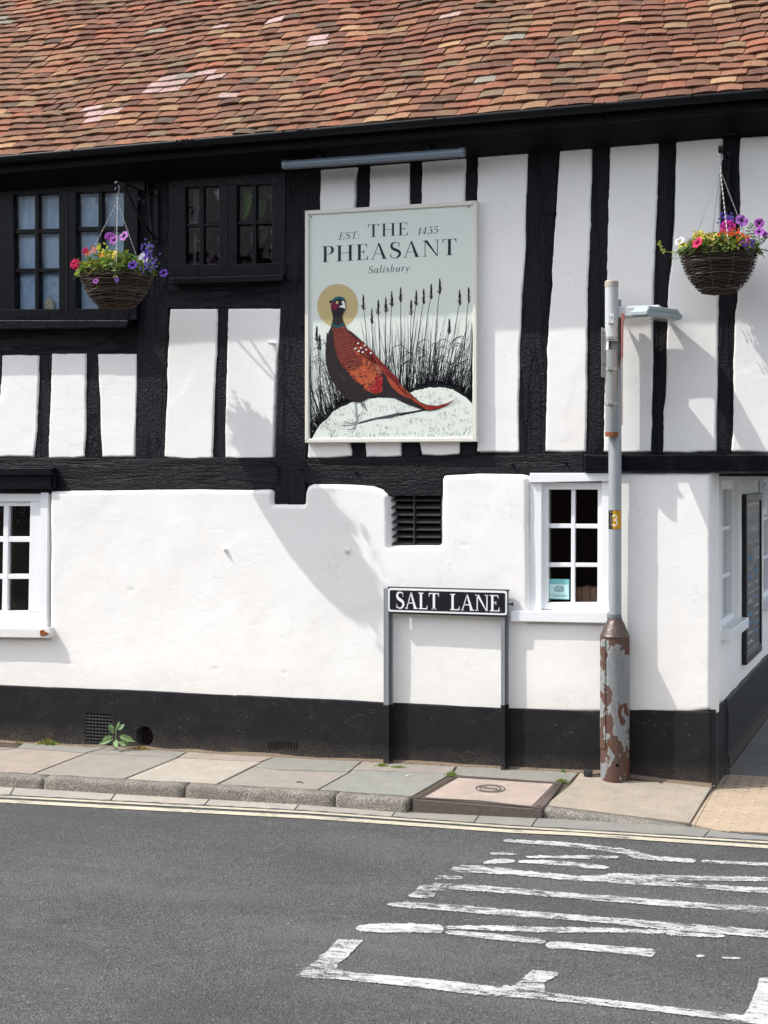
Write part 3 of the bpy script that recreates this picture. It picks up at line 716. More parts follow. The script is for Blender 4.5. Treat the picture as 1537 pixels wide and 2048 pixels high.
pal = [((142, 92, 78), 12), ((130, 84, 74), 12), ((152, 104, 86), 9), ((118, 78, 70), 8), ((162, 120, 96), 4), ((140, 102, 86), 7), ((108, 74, 68), 4), ((150, 122, 98), 3), ((124, 108, 96), 1), ((160, 96, 78), 6), ((96, 80, 76), 1), ((176, 142, 114), 1)]
pool = [c for c, k in pal for _ in range(k)]
pale_px = [(430, 61), (551, 46), (646, 86), (336, 160), (418, 155), (310, 175), (352, 175), (324, 190), (461, 193), (203, 215), (180, 228), (220, 226), (186, 242), (884, 37)]
grey_px = [(1025, 77), (12, 46), (310, 72), (1415, 122), (1130, 152), (980, 165), (365, 160)]
tl = MB(); gauge = .078; tw0 = .129
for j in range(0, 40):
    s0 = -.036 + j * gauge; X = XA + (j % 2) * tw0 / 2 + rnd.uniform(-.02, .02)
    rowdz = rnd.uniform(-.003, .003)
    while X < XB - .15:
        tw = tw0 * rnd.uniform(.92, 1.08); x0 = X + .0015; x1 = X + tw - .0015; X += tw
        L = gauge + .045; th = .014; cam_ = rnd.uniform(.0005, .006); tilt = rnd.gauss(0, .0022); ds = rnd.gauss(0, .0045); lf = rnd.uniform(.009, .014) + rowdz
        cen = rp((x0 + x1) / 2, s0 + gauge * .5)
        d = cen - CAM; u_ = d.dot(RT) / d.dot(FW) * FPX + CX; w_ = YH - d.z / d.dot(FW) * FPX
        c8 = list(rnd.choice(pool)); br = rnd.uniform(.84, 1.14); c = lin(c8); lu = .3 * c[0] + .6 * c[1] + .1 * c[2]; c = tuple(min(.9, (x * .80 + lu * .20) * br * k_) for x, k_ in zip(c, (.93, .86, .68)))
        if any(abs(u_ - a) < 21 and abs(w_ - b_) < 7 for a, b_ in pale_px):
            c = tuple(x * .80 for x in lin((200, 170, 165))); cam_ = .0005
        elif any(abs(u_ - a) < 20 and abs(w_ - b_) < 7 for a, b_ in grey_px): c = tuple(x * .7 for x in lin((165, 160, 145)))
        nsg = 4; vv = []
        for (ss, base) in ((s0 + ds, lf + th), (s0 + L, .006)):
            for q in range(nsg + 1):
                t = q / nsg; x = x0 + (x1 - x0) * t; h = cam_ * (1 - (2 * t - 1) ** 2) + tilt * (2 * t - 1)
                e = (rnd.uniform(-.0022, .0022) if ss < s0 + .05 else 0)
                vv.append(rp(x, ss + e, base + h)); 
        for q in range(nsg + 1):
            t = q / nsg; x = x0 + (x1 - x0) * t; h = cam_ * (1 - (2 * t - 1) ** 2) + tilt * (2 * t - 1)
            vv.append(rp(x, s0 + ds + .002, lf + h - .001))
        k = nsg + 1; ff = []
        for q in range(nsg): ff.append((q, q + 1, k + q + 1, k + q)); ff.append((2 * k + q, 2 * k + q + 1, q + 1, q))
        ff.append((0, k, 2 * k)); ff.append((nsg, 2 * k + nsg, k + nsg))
        tl.add(vv, ff, c); tl.c[-2 - 2 * nsg:] = [c, tuple(x * .72 for x in c)] * nsg + [c, c]  # tile front faces coloured darker: edge dirt plus painted-in course shadow
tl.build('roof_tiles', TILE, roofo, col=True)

# ---- windows
def window(name, frame_pts, y, depth, mat, parent, bars, holes, bev=.003):
    """frame ring + bars as one mesh; bars are px quads standing proud by their own dy"""
    m = MB()
    for q, y0, y1 in bars: m.prism(q, y0, y1)
    o = m.build(name, mat, parent, bevel=bev)
    return o
def qd(x0, y0, x1, y1, x2=None, y2=None, x3=None, y3=None): return [(x0, y0), (x1, y0), (x1, y1), (x0, y1)]
def glass(q, y, parent, mat=None):
    p = [W(a, b_, y) for a, b_ in q]; return mk('pane', p, [(3, 2, 1, 0)], mat or GLASS, parent)
# lower right window (white)
yF = -.025; yS = .0; yB = .018
bars = [([(1060, 946), (1219, 946), (1219, 962), (1084, 965), (1060, 965)], -.044, .09), ([(1060, 965), (1084, 965), (1083, 1222), (1060, 1224)], yF, .09),
        ([(1204, 962), (1219, 962), (1219, 1222), (1203, 1222)], yF + .001, .09),
        ([(1084, 965), (1204, 965), (1204, 979), (1084, 979)], yS, .08), ([(1084, 979), (1097, 979), (1096, 1206), (1083, 1206)], yS + .001, .08), ([(1196, 979), (1204, 979), (1203, 1206), (1195, 1206)], yS + .0015, .08),
        ([(1083, 1205), (1203, 1205), (1203, 1221), (1083, 1219)], yS - .002, .08),
        ([(1143, 979), (1151, 979), (1150, 1206), (1142, 1206)], yB, .05),
        ([(1096, 1047), (1196, 1048), (1196, 1057), (1096, 1056)], yB + .002, .05), ([(1096, 1125), (1196, 1126), (1196, 1134), (1096, 1134)], yB + .0025, .05)]
w1 = window('window', None, 0, 0, WHITEP, pub, bars, None)
w1['label'] = 'white six pane window beside the lamp post'
for x0, x1 in ((1096, 1144), (1150, 1197)):
    for y0, y1 in ((978, 1049), (1055, 1127), (1133, 1207)): glass(qd(x0, y0, x1, y1), .035, w1)
m = MB(); m.prism([(1021, 1222), (1216, 1224), (1216, 1247), (1021, 1243)], -.085, .02); m.build('sill', WHITEP, w1, bevel=.005)
# sticker in the lower left pane
stk = MB(); yq = .0325
def flatpx(m, pts, y, c): m.add([W(a, b_, y) for a, b_ in pts], [tuple(range(len(pts) - 1, -1, -1))], c)
stk_c = (.36, .62, .62)
flatpx(stk, [(1098.5, 1157.5), (1139, 1158.5), (1139, 1199), (1099, 1198)], yq, (.20, .50, .52))
flatpx(stk, [(1099.5, 1168), (1138, 1169), (1138, 1197.5), (1100, 1197)], yq - .0006, (.50, .74, .72))
def ringpx(m, cx, cy, r0, r1, y, c, n=20):
    for k in range(n):
        a0 = 2 * math.pi * k / n; a1 = 2 * math.pi * (k + 1) / n
        flatpx(m, [(cx + r1 * math.cos(a0), cy - r1 * math.sin(a0)), (cx + r1 * math.cos(a1), cy - r1 * math.sin(a1)), (cx + r0 * math.cos(a1), cy - r0 * math.sin(a1)), (cx + r0 * math.cos(a0), cy - r0 * math.sin(a0))], y, c)
for cx in (1113.5, 1124): ringpx(stk, cx, 1179, 3.9, 4.8, yq - .0012, (.02, .03, .03)); ringpx(stk, cx, 1179, 1.3, 2.2, yq - .0012, (.02, .03, .03))
flatpx(stk, [(1109.5, 1174.5), (1114, 1172.6), (1119, 1172), (1124, 1172.6), (1128.5, 1174.5), (1124, 1173.6), (1119, 1173.2), (1114, 1173.6)], yq - .0012, (.02, .03, .03))
flatpx(stk, [(1117.5, 1182), (1120.5, 1182), (1119, 1185)], yq - .0012, (.02, .03, .03))
STK = stk
# lower left window (white)
bars = [([(-60, 981), (98, 979), (97, 1003), (-60, 1003)], -.02, .09), ([(61, 1003), (82, 1003), (78, 1224), (57, 1224)], -.018, .09), ([(82, 985), (97, 985), (93, 1262), (78, 1262)], -.034, .09),
        ([(-60, 1003), (61, 1003), (61, 1012), (-60, 1012)], .0, .08), ([(-60, 1222), (80, 1222), (79, 1256), (-60, 1258)], -.016, .08),
        ([(8, 1010), (18, 1010), (15, 1224), (4, 1224)], .006, .05), ([(-60, 1073), (61, 1073), (61, 1084), (-60, 1084)], .008, .05), ([(-60, 1148), (60, 1148), (60, 1158), (-60, 1158)], .0085, .05),
        ([(-60, 1010), (-46, 1010), (-48, 1224), (-60, 1224)], .002, .08)]
w2 = window('window', None, 0, 0, WHITEP, pub, bars, None); w2['label'] = 'white casement window with rotten sill at the left edge'
for x0, x1 in ((-46, 9), (17, 61)):
    for y0, y1 in ((1010, 1075), (1083, 1150), (1157, 1224)): glass(qd(x0, y0, x1, y1), .03, w2)
m = MB(); m.prism([(-80, 1256), (79, 1257), (84, 1261), (84, 1276), (-80, 1274)], -.10, .0)
m.prism([(84, 1263), (92, 1256), (99, 1255), (101, 1262), (101, 1273), (97, 1277), (84, 1276)], -.098, .0); m.build('sill', plain('flaking_sill', (.72, .71, .68), .5, .3, 0, .05, 20, .002), w2, bevel=.004)
m = MB(); m.prism([(80, 1262), (86, 1259), (90, 1264), (97, 1266), (92, 1271), (81, 1272)], -.104, -.09); m.build('rotten_wood', plain('rotten_wood', (.22, .075, .025), .9, .2, 0, .5, 60, .004), w2)
# cable seen behind its bottom pane
m = MB(); m.tube([W(a, b_, .06) for a, b_ in ((16, 1172), (19, 1185), (24, 1200), (34, 1222))], .005, 6); m.build('blind_cord', plain('cord', (.16, .11, .05), .7), w2)
# drip board above it (black)
m = MB(); m.prism([(-80, 936), (104, 936), (104, 951), (-80, 951)], -.09, .0); m.prism([(-80, 951), (102, 951), (102, 977), (-80, 979)], -.075, .0); m.prism([(95, 937), (109, 935), (112, 974), (100, 976)], -.06, .0)
m.build('window_hood', GB, pub, bevel=.005)
# upper left windows (black)
def blackwin(lab, outer, cells, hb, vb_, y, lights, back=None):
    o_ = MB()
    for q, dy in outer: o_.prism(q, y + dy, .12)
    for q, dy in hb + vb_: o_.prism(q, y + dy, y + .05)
    o = o_.build('window', GB, pub, bevel=.003); o['label'] = lab
    for c in lights: glass(c, y + .022, o, GLASS2)
    return o
GLASS2 = mat_glass('old_wavy_glass', (.97, .98, .99), .003)
yv = -.05
ex = [([(-80, 360), (290, 338), (290, 381), (-80, 394)], -.004), ([(-80, 640), (-80, 619), (262, 617), (255, 641)], -.006), ([(-80, 385), (27, 388), (30, 622), (-80, 624)], -.002),
      ([(118, 380), (152, 380), (152, 622), (118, 622)], -.008), ([(133, 380), (137, 380), (137, 625), (133, 625)], -.011), ([(248, 372), (276, 370), (274, 640), (246, 640)], -.002)]
hb = [([(28, 459), (120, 457), (120, 466), (28, 468)], .008), ([(28, 537), (120, 536), (120, 544), (28, 545)], .0085), ([(150, 454), (250, 452), (250, 461), (150, 463)], .008), ([(150, 534), (250, 533), (250, 541), (150, 543)], .0085)]
vb_ = [([(70, 388), (78, 388), (78, 621), (70, 621)], .005), ([(197, 382), (205, 382), (205, 621), (197, 621)], .005)]
lights = [qd(x0, y0, x1, y1) for x0, x1 in ((26, 71), (77, 120), (151, 198), (204, 250)) for y0, y1 in ((384, 460), (465, 538), (543, 621))]
w3 = blackwin('black casement with six pane lights over blue grey blinds, behind the left basket', ex, None, hb, vb_, yv, lights)
m = MB(); m.prism([(-80, 640), (248, 640), (258, 641), (252, 655), (-80, 660)], -.12, .0); m.build('sill', GB, w3, bevel=.006)
CUR = M('blue_grey_blind', .8, .2); n_ = CUR.noise(5, 6, .7, (1.6, 1, .5), .5)
CUR.color(CUR.ramp(n_, [(.30, (.20, .34, .52)), (.42, (.42, .62, .84)), (.56, (.60, .78, .94)), (.66, (.30, .46, .66)), (.8, (.16, .28, .42))])); CUR.bump(n_, .01)
def curtain(x0, y0, x1, y1, y, par, mat, wav=.008):
    a = W(x0, y0, y); b2 = W(x1, y1, y); n = 60; v = []; f = []
    for i in range(n + 1):
        X = a.x + (b2.x - a.x) * i / n; yy = y + wav * math.sin(i * .55 + 2 * math.sin(i * .2)); v += [(X, yy, a.z), (X, yy * 1.02, b2.z)]
    for i in range(n): f.append((2 * i, 2 * i + 2, 2 * i + 3, 2 * i + 1))
    return mk('blind', v, f, mat, par, True)
curtain(-60, 375, 262, 632, .012, w3, CUR.m, .003)
m = MB(); m.prism([(90, 622), (90, 604), (94, 597), (101, 596), (107, 602), (109, 622)], -.012, -.002); m.build('shell_ornament', plain('cream_ornament', (.62, .58, .42), .6), w3, bevel=.003)
yv2 = -.03
ex = [([(338, 348), (572, 332), (572, 368), (338, 376)], 0), ([(338, 372), (371, 374), (372, 531), (338, 533)], -.002), ([(438, 370), (474, 368), (474, 529), (438, 531)], -.003), ([(452, 368), (456, 368), (456, 531), (452, 531)], -.006),
      ([(544, 366), (572, 366), (570, 555), (544, 555)], -.0015), ([(338, 530), (572, 526), (572, 552), (338, 556)], -.004)]
hb = [([(370, 447), (440, 446), (440, 453), (370, 454)], .008), ([(473, 442), (546, 441), (546, 448), (473, 450)], .008)]
vb_ = [([(399, 372), (408, 372), (408, 531), (399, 531)], .005), ([(504, 366), (513, 366), (513, 529), (504, 529)], .005)]
lights = [qd(x0, y0, x1, y1) for x0, x1 in ((370, 400), (407, 439), (473, 505), (512, 545)) for y0, y1 in ((368, 448), (452, 531))]
w4 = blackwin('black casement with four pane lights between the two big posts', ex, None, hb, vb_, yv2, lights)
m = MB(); m.prism([(338, 555), (566, 549), (567, 562), (338, 569)], -.075, .0); m.build('sill', GB, w4, bevel=.006)
# paint dribbles round the panes of old glass
dr = MB(); rr = random.Random(5)
for (x0, x1) in ((372, 399), (409, 438), (475, 504), (514, 544)):
    for (y0, y1) in ((374, 446), (455, 529)):
        for k in range(9):
            sd = rr.choice('lrb'); L = rr.uniform(2, 9)
            if sd == 'b': x = rr.uniform(x0, x1 - L); q = [(x, y1 - 1.2), (x + L, y1 - 1.0), (x + L, y1), (x, y1)]
            else:
                x = x0 + .2 if sd == 'l' else x1 - 1.1; y = rr.uniform(y0, y1 - 2 * L); q = [(x, y), (x + .9, y + 1), (x + .8, y + 2 * L), (x + .2, y + 2 * L)]
            dr.add([W(a, b_, yv2 + .027) for a, b_ in q], [(3, 2, 1, 0)])
dr.build('paint_drips', plain('dry_white_paint', (.35, .37, .38), .6), w4)
m = MB(); m.prism([(372, 370), (399, 370), (392, 531), (372, 531)], .07, .08); m.build('net_curtain', plain('grey_net', (.16, .17, .17), .8), w4)
# louvre vent in the lower wall
m = MB(); m.prism([(780, 984), (881, 984), (881, 1090), (780, 1090)], .06, .07); lv = m.build('louvre_vent', DARK, pub)
m = MB()
for k in range(7):
    py = 992 + k * 14.6; a = W(780, py, -.01); b2 = W(881, py, -.01)
    m.ext([Vector((a.x, -.012, a.z - .024)), Vector((a.x, -.012, a.z - .028)), Vector((a.x, .03, a.z - .004)), Vector((a.x, .03, a.z))], Vector((b2.x - a.x, 0, 0)))
p = W(829, 1000, -.01); m.box(p.x - .003, p.x + .003, -.016, .03, W(829, 1090, 0).z, W(829, 984, 0).z)
m.build('slats', plain('black_metal_slat', (.035, .035, .037), .4, .5), lv)
m = MB(); m.prism([(776, 975), (884, 972), (884, 992), (776, 992)], -.03, .05); m.build('vent_lintel', TH_, lv, bevel=.003)

# ---- side wall round the corner
def sp(pts, x=XC): return [(S(a, b_, x).y, S(a, b_, x).z) for a, b_ in pts]
zt = 1.66
sidep = [(-.012, .33), (-.012, zt), (4.5, zt), (4.5, .33)]
s1 = sp([(1444, 975), (1484, 1000)]); wy0 = s1[0][0]; wy1 = S(1478, 1200, XC).y; wz0 = S(1445, 1262, XC).z
w5y0 = S(1528, 1200, XC).y
print('side window', wy0, wy1, wz0, 'w2', w5y0)
def sidecut(U, Z):
    r_ = .075 * ((U > wy0) & (U < wy1) & (Z > wz0) & (Z < 1.60))
    r_ = r_ + .075 * ((U > w5y0) & (U < w5y0 + .75) & (Z > wz0) & (Z < 1.60)); return r_
relief('side_wall', sidep, PL, pub, yf=0, drop=.03, r=.015, res=.014, amp=.003, freq=5, warp=.002, extra=sidecut, side=True, seed=70)
def pzs(X0_): return S(X0_, 1400, XC)
zpl = W(1428, 1423, -.053).z; sidepl = [(-.022, -.1), (-.022, zpl - .002), (2, .40), (4.5, .42), (4.5, -.1)]
relief('side_plinth', sidepl, PLI, pub, yf=-.012, drop=.012, r=.008, res=.014, amp=.002, freq=6, warp=.003, side=True, seed=71)
def sbox(m, y0, y1, z0, z1, x0, x1, c=None): return m.box(XC + x0, XC + x1, y0, y1, z0, z1, c)
def sidewin(y0, y1, lab):
    m = MB(); z0 = wz0; z1 = 1.60; fw = .045
    sbox(m, y0, y1, z1 - fw, z1, -.10, -.03); sbox(m, y0, y1, z0, z0 + fw, -.10, -.029); sbox(m, y0, y0 + fw, z0, z1, -.10, -.031); sbox(m, y1 - fw, y1, z0, z1, -.10, -.0305)
    ym = (y0 + y1) / 2; sbox(m, ym - .012, ym + .012, z0, z1, -.09, -.045)
    for t in (1 / 3, 2 / 3): sbox(m, y0, y1, z0 + (z1 - z0) * t - .012, z0 + (z1 - z0) * t + .012, -.09, -.046)
    o = m.build('window', WHITEP, pub, bevel=.003); o['label'] = lab
    mk('pane', [(XC - .07, y0, z0), (XC - .07, y1, z0), (XC - .07, y1, z1), (XC - .07, y0, z1)], [(0, 1, 2, 3)], GLASS, o)
    m = MB(); sbox(m, y0 - .01, y1 + .03, z0 - .05, z0 + .012, -.09, .055); m.build('sill', WHITEP, o, bevel=.004)
sidewin(wy0, wy1, 'white window round the corner, between the corner and the blackboard')
sidewin(w5y0, w5y0 + .75, 'white window round the corner, beyond the blackboard')
# jetty over the side lane
m = MB(); jx = XC + .55
m.box(XC - .25, jx, -.02, 5, W(1480, 940, -.06).z - .0, W(1480, 911, -.06).z)
m.box(jx - .06, jx, .0, 5, 1.75, 3.4)
m.build('jetty', GB, pub)
# =================================================================== LETTERING
def crom(pts, ws, n=6):
    P_ = [Vector((p[0], p[1])) for p in pts]; o = []; ow = []
    for i in range(len(P_) - 1):
        a = P_[max(i - 1, 0)]; b = P_[i]; c = P_[i + 1]; d = P_[min(i + 2, len(P_) - 1)]
        for k in range(n):
            t = k / n; q = .5 * ((2 * b) + (c - a) * t + (2 * a - 5 * b + 4 * c - d) * t * t + (3 * b - a - 3 * c + d) * t ** 3)
            o.append(q); ow.append(ws[i] + (ws[i + 1] - ws[i]) * t)
    o.append(P_[-1]); ow.append(ws[-1]); return o, ow
def stroke(pts, ws, smooth=True, n=6):
    """list of quads following pts with widths ws"""
    if not isinstance(ws, (list, tuple)): ws = [ws] * len(pts)
    if smooth and len(pts) > 2: P_, w_ = crom(pts, ws, n)
    else: P_, w_ = [Vector((p[0], p[1])) for p in pts], list(ws)
    L = []; Rr = []
    for i in range(len(P_)):
        t = P_[min(i + 1, len(P_) - 1)] - P_[max(i - 1, 0)]
        if t.length < 1e-9: t = Vector((1, 0))
        t.normalize(); nn_ = Vector((-t.y, t.x)) * w_[i] / 2; L.append(P_[i] + nn_); Rr.append(P_[i] - nn_)
    return [[tuple(Rr[i]), tuple(Rr[i + 1]), tuple(L[i + 1]), tuple(L[i])] for i in range(len(P_) - 1)]
def rc(x0, x1, y0, y1): return [(x0, y0), (x1, y0), (x1, y1), (x0, y1)]
def glyph(ch, st, hr):
    s = st; h = hr; q = []
    if ch == 'T':
        q = [rc(.4 - s / 2, .4 + s / 2, 0, 1 - h), rc(.02, .78, 1 - h, 1), [(.02, 1 - h), (.02, .76), (.035, .76), (.10, 1 - h)], [(.70, 1 - h), (.765, .76), (.78, .76), (.78, 1 - h)], rc(.23, .57, 0, h)]; return q, .80
    if ch == 'H':
        return [rc(.12, .12 + s, 0, 1), rc(.74, .74 + s, 0, 1), rc(.12 + s, .74, .5, .5 + h), rc(.02, .12, 0, h), rc(.12 + s, .22 + s, 0, h), rc(.64, .74, 0, h), rc(.74 + s, .84 + s, 0, h), rc(.02, .12, 1 - h, 1), rc(.12 + s, .22 + s, 1 - h, 1), rc(.64, .74, 1 - h, 1), rc(.74 + s, .84 + s, 1 - h, 1)], .86 + s
    if ch in 'EL':
        q = [rc(.12, .12 + s, 0, 1), rc(.02, .12, 0, h), rc(.02, .12, 1 - h, 1), rc(.12 + s, .68, 0, h), [(.60, h), (.67, .25), (.69, .25), (.68, h)]]
        if ch == 'E': q += [rc(.12 + s, .62, 1 - h, 1), [(.55, 1 - h), (.62, 1 - h), (.635, .77), (.62, .77)], rc(.12 + s, .46, .5, .5 + h), [(.40, .5), (.47, .38), (.47, .64), (.40, .5 + h)]]
        else: q += [rc(.12 + s, .22 + s, 1 - h, 1)]
        return q, .72
    if ch == 'P':
        q = [rc(.12, .12 + s, 0, 1), rc(.02, .12, 0, h), rc(.12 + s, .24 + s, 0, h), rc(.02, .12, 1 - h, 1)]
        q += stroke([(.12 + s, 1 - h / 2), (.42, .985), (.58, .90), (.62, .75), (.58, .60), (.42, .50), (.12 + s, .49)], [h, h, s * .8, s, s * .8, h, h]); return q, .70
    if ch == 'A':
        q = [[(.10, h), (.10 + h * 1.2, h), (.47 + h * .4, 1), (.44, 1)], [(.40, 1), (.50, 1), (.86, h), (.86 - s * 1.12, h)], rc(.02, .22, 0, h), rc(.64, .94, 0, h), rc(.22, .62, .32, .32 + h)]; return q, .94
    if ch == 'N':
        q = [rc(.14, .14 + h * 1.3, 0, 1), [(.10, 1), (.10 + s * 1.15, 1), (.86, 0), (.80, 0)], rc(.82, .82 + h * 1.3, 0, 1), rc(.02, .27, 0, h), rc(.70, .95, 1 - h, 1), rc(.02, .12, 1 - h, 1)]; return q, .98
    if ch in 'Ss':
        k = 1 if ch == 'S' else .64
        q = stroke([(.53 * k, .74 * k), (.52 * k, .9 * k), (.34 * k, .985 * k), (.16 * k, .92 * k), (.11 * k, .77 * k), (.18 * k, .62 * k), (.34 * k, .52 * k), (.52 * k, .41 * k), (.58 * k, .25 * k), (.49 * k, .08 * k), (.31 * k, .01 * k), (.12 * k, .09 * k), (.06 * k, .27 * k)],
                   [h, h, h * 1.3, s * .7, s * .9, s, s * 1.15, s, s * .9, s * .7, h * 1.3, h, h])
        q += [[(.50 * k, .70 * k), (.55 * k, .70 * k), (.56 * k, 1 * k), (.53 * k, .95 * k)], [(.04 * k, 0), (.07 * k, .06 * k), (.09 * k, .30 * k), (.05 * k, .30 * k)]]; return q, .64 * k
    if ch == '1': return [rc(.16, .16 + s, 0, 1), [(.02, .80), (.16, .92), (.16, 1), (.03, .84)], rc(.06, .16, 0, h), rc(.16 + s, .26 + s, 0, h)], .38
    if ch == '4': return [rc(.38, .38 + s, 0, 1), [(.02, .26), (.07, .26), (.40, .93), (.40, 1)], rc(.02, .62, .26 - h, .26), rc(.28, .38, 0, h), rc(.38 + s, .48 + s, 0, h)], .66
    if ch == '3':
        q = [rc(.07, .50, 1 - s * .6, 1)]
        q += stroke([(.48, .96), (.26, .60)], h * 1.2, False) + stroke([(.24, .585), (.40, .58), (.53, .45), (.55, .28), (.46, .08), (.26, .0), (.08, .08), (.05, .22)], [h, s * .6, s, s, s * .8, h, h * 1.4, s * .6]); return q, .60
    if ch == '5':
        q = [rc(.11, .50, 1 - s * .8, 1), rc(.10, .10 + h, .52, 1)]
        q += stroke([(.10, .52), (.24, .61), (.42, .58), (.54, .44), (.54, .24), (.44, .06), (.26, .0), (.09, .07), (.05, .20)], [h, h, s * .6, s, s, s * .7, h, h * 1.4, s * .6]); return q, .60
    if ch == ':': return [rc(.06, .06 + s, 0, s), rc(.06, .06 + s, .48, .48 + s)], .24
    if ch == ' ': return [], .36
    x = .62
    if ch == 'a':
        q = stroke([(.42, .52), (.30, .61), (.16, .56), (.08, .36), (.10, .12), (.20, .02), (.32, .08), (.43, .28)], [h, h, s * .7, s, s, h, h, h]); return q + [rc(.42, .42 + s, .02, x)] + stroke([(.46, .03), (.52, .0), (.58, .10)], h * 1.2), .60
    if ch == 'l': return [rc(.10, .10 + s, .02, 1.05), rc(.02, .10, 1.02, 1.05)] + stroke([(.14, .03), (.20, 0), (.27, .1)], h * 1.2), .30
    if ch == 'i': return [rc(.10, .10 + s, .02, x), rc(.11, .11 + s, .82, .82 + s), rc(.03, .10, x - h, x)] + stroke([(.14, .03), (.20, 0), (.27, .1)], h * 1.2), .30
    if ch == 'b': return [rc(.10, .10 + s * .9, .04, 1.05)] + stroke([(.15, .40), (.26, .58), (.40, .60), (.50, .42), (.46, .14), (.30, .01), (.14, .06)], [h, h, s * .6, s, s, h, h]), .58
    if ch == 'u': return [rc(.10, .10 + s, .12, x), rc(.44, .44 + s, .02, x)] + stroke([(.12, .16), (.18, .02), (.30, .04), (.45, .30)], [s, s * .6, h, h]) + stroke([(.48, .03), (.54, 0), (.60, .1)], h * 1.2), .62
    if ch == 'r': return [rc(.10, .10 + s, .0, x)] + stroke([(.17, .34), (.28, .56), (.38, .60), (.42, .54)], [h, h, h * 1.4, s]), .44
    if ch == 'y': return stroke([(.08, .60), (.14, .40), (.27, .06)], [h, s, s * .8], False) + stroke([(.50, .61), (.34, .10), (.20, -.20), (.06, -.26), (.03, -.18)], [s * .7, h, h, h, s * .7]), .54
    return [], .5
def text(m, word, pl, pr, cap, y, st, hr, c, ital=0, track=.1):
    """a word set between two px points on its base line, cap height cap (px at its middle)"""
    gl = [glyph(ch, st, hr) for ch in word]; tot = sum(g_[1] for g_ in gl) + track * (len(gl) - 1)
    a = W(*pl, y); b_ = W(*pr, y); mid = W((pl[0] + pr[0]) / 2, (pl[1] + pr[1]) / 2, y); hgt = W((pl[0] + pr[0]) / 2, (pl[1] + pr[1]) / 2 - cap, y).z - mid.z
    sx = (b_.x - a.x) / (tot + ital * .0); u = 0
    for g_, adv in gl:
        for poly in g_:
            vv = []
            for (gx, gy) in poly:
                X = a.x + (u + gx) * sx + ital * gy * hgt; t = (X - a.x) / (b_.x - a.x)
                vv.append((X, y, a.z + (b_.z - a.z) * t + gy * hgt))
            m.add(vv, [tuple(range(len(vv)))], c)
        u += adv + track
def font_mesh(s, size):
    """flat outlines of a short text in Blender's built-in lettering, as (verts, faces)"""
    cu = bpy.data.curves.new('t', 'FONT'); cu.body = s; cu.size = size; cu.resolution_u = 3
    o = bpy.data.objects.new('t', cu); scn.collection.objects.link(o); C.view_layer.update()
    me = o.to_mesh(); v = [tuple(p.co) for p in me.vertices]; f = [tuple(p.vertices) for p in me.polygons]; o.to_mesh_clear()
    bpy.data.objects.remove(o); bpy.data.curves.remove(cu); return v, f
INK = lin((28, 38, 42))
# =================================================================== PUB SIGN
YS = -.058
sc = W(782, 885, YS)
sign = empty('pub_sign', (sc.x, -.02, sc.z), 'tall pale framed pub sign with a pheasant picture, hung on the timber wall', 'pub sign')
fr = MB(); oT = [(607.5, 422), (952, 400)]; oB = [(614, 887), (955, 884)]
# true rectangle in the wall plane from the traced corners
sx0 = W(610, 650, YS - .012).x; sx1 = W(954, 650, YS - .012).x; sz1 = (W(607.5, 422, YS - .012).z + W(952, 400, YS - .012).z) / 2; sz0 = (W(614, 886, YS - .012).z + W(955, 883, YS - .012).z) / 2
fwid = .024
for q in ([(sx0, sz0), (sx1, sz0), (sx1 - fwid, sz0 + fwid), (sx0 + fwid, sz0 + fwid)], [(sx1, sz0), (sx1, sz1), (sx1 - fwid, sz1 - fwid), (sx1 - fwid, sz0 + fwid)],
          [(sx1, sz1), (sx0, sz1), (sx0 + fwid, sz1 - fwid), (sx1 - fwid, sz1 - fwid)], [(sx0, sz1), (sx0, sz0), (sx0 + fwid, sz0 + fwid), (sx0 + fwid, sz1 - fwid)]):
    fr.ext([Vector((a, YS - .012, b_)) for a, b_ in q], Vector((0, .05, 0)))
fr.build('frame', plain('cream_frame_paint', (.70, .68, .61), .45, .4, 0, .08, 30, .001), sign, bevel=.004)
pn = MB(); pn.box(sx0 + .01, sx1 - .01, YS, YS + .02, sz0 + .01, sz1 - .01)
PANEL = plain('pale_sign_print', (.68, .73, .665), .28, .4, 0, .02, 3); pn.build('panel', PANEL, sign)
PRINT = mat_attr('sign_print', .35, .3, 0, .0)
def L(k): return YS - .0005 * k
txt = MB()
text(txt, 'THE', (736, 474.5), (817, 470), 25.5, L(1), .145, .03, INK, 0, .14)
text(txt, 'PHEASANT', (644, 524.6), (914, 509.5), 32, L(1), .16, .03, INK, 0, .12)
text(txt, 'EST:', (677, 479.5), (719, 476.3), 13.6, L(1), .12, .04, INK, .24, .10)
text(txt, '1435', (835, 469.5), (875, 466.5), 14, L(1), .13, .045, INK, .24, .10)
text(txt, 'Salisbury', (735.5, 547), (819, 542), 14.5, L(1), .11, .035, INK, .24, .13)
txt.build('lettering', PRINT, sign, col=True)
def sg(m, pts, k, c): m.add([W(a, b_, L(k)) for a, b_ in pts], [tuple(range(len(pts)))[::1]], c)
def sgs(m, pts, ws, k, c, n=5):
    for q in stroke(pts, ws, True, n): sg(m, q, k, c)
halo = MB(); sg(halo, [(676 + 41 * math.cos(2 * math.pi * i / 56), 611.5 - 43.5 * math.sin(2 * math.pi * i / 56)) for i in range(56)], 1, lin((190, 172, 124)))
halo.build('halo_disc', PRINT, sign, col=True)
def z2(p): return [(x / 8.54 + 620, y / 8.54 + 560) for x, y in p]
def z6(p): return [(x / 3.493 + 560, y / 3.493 + 540) for x, y in p]
r = random.Random(3)
gr = MB(); BK = lin((26, 27, 32))
IX0, IX1 = 621.5, 944.5
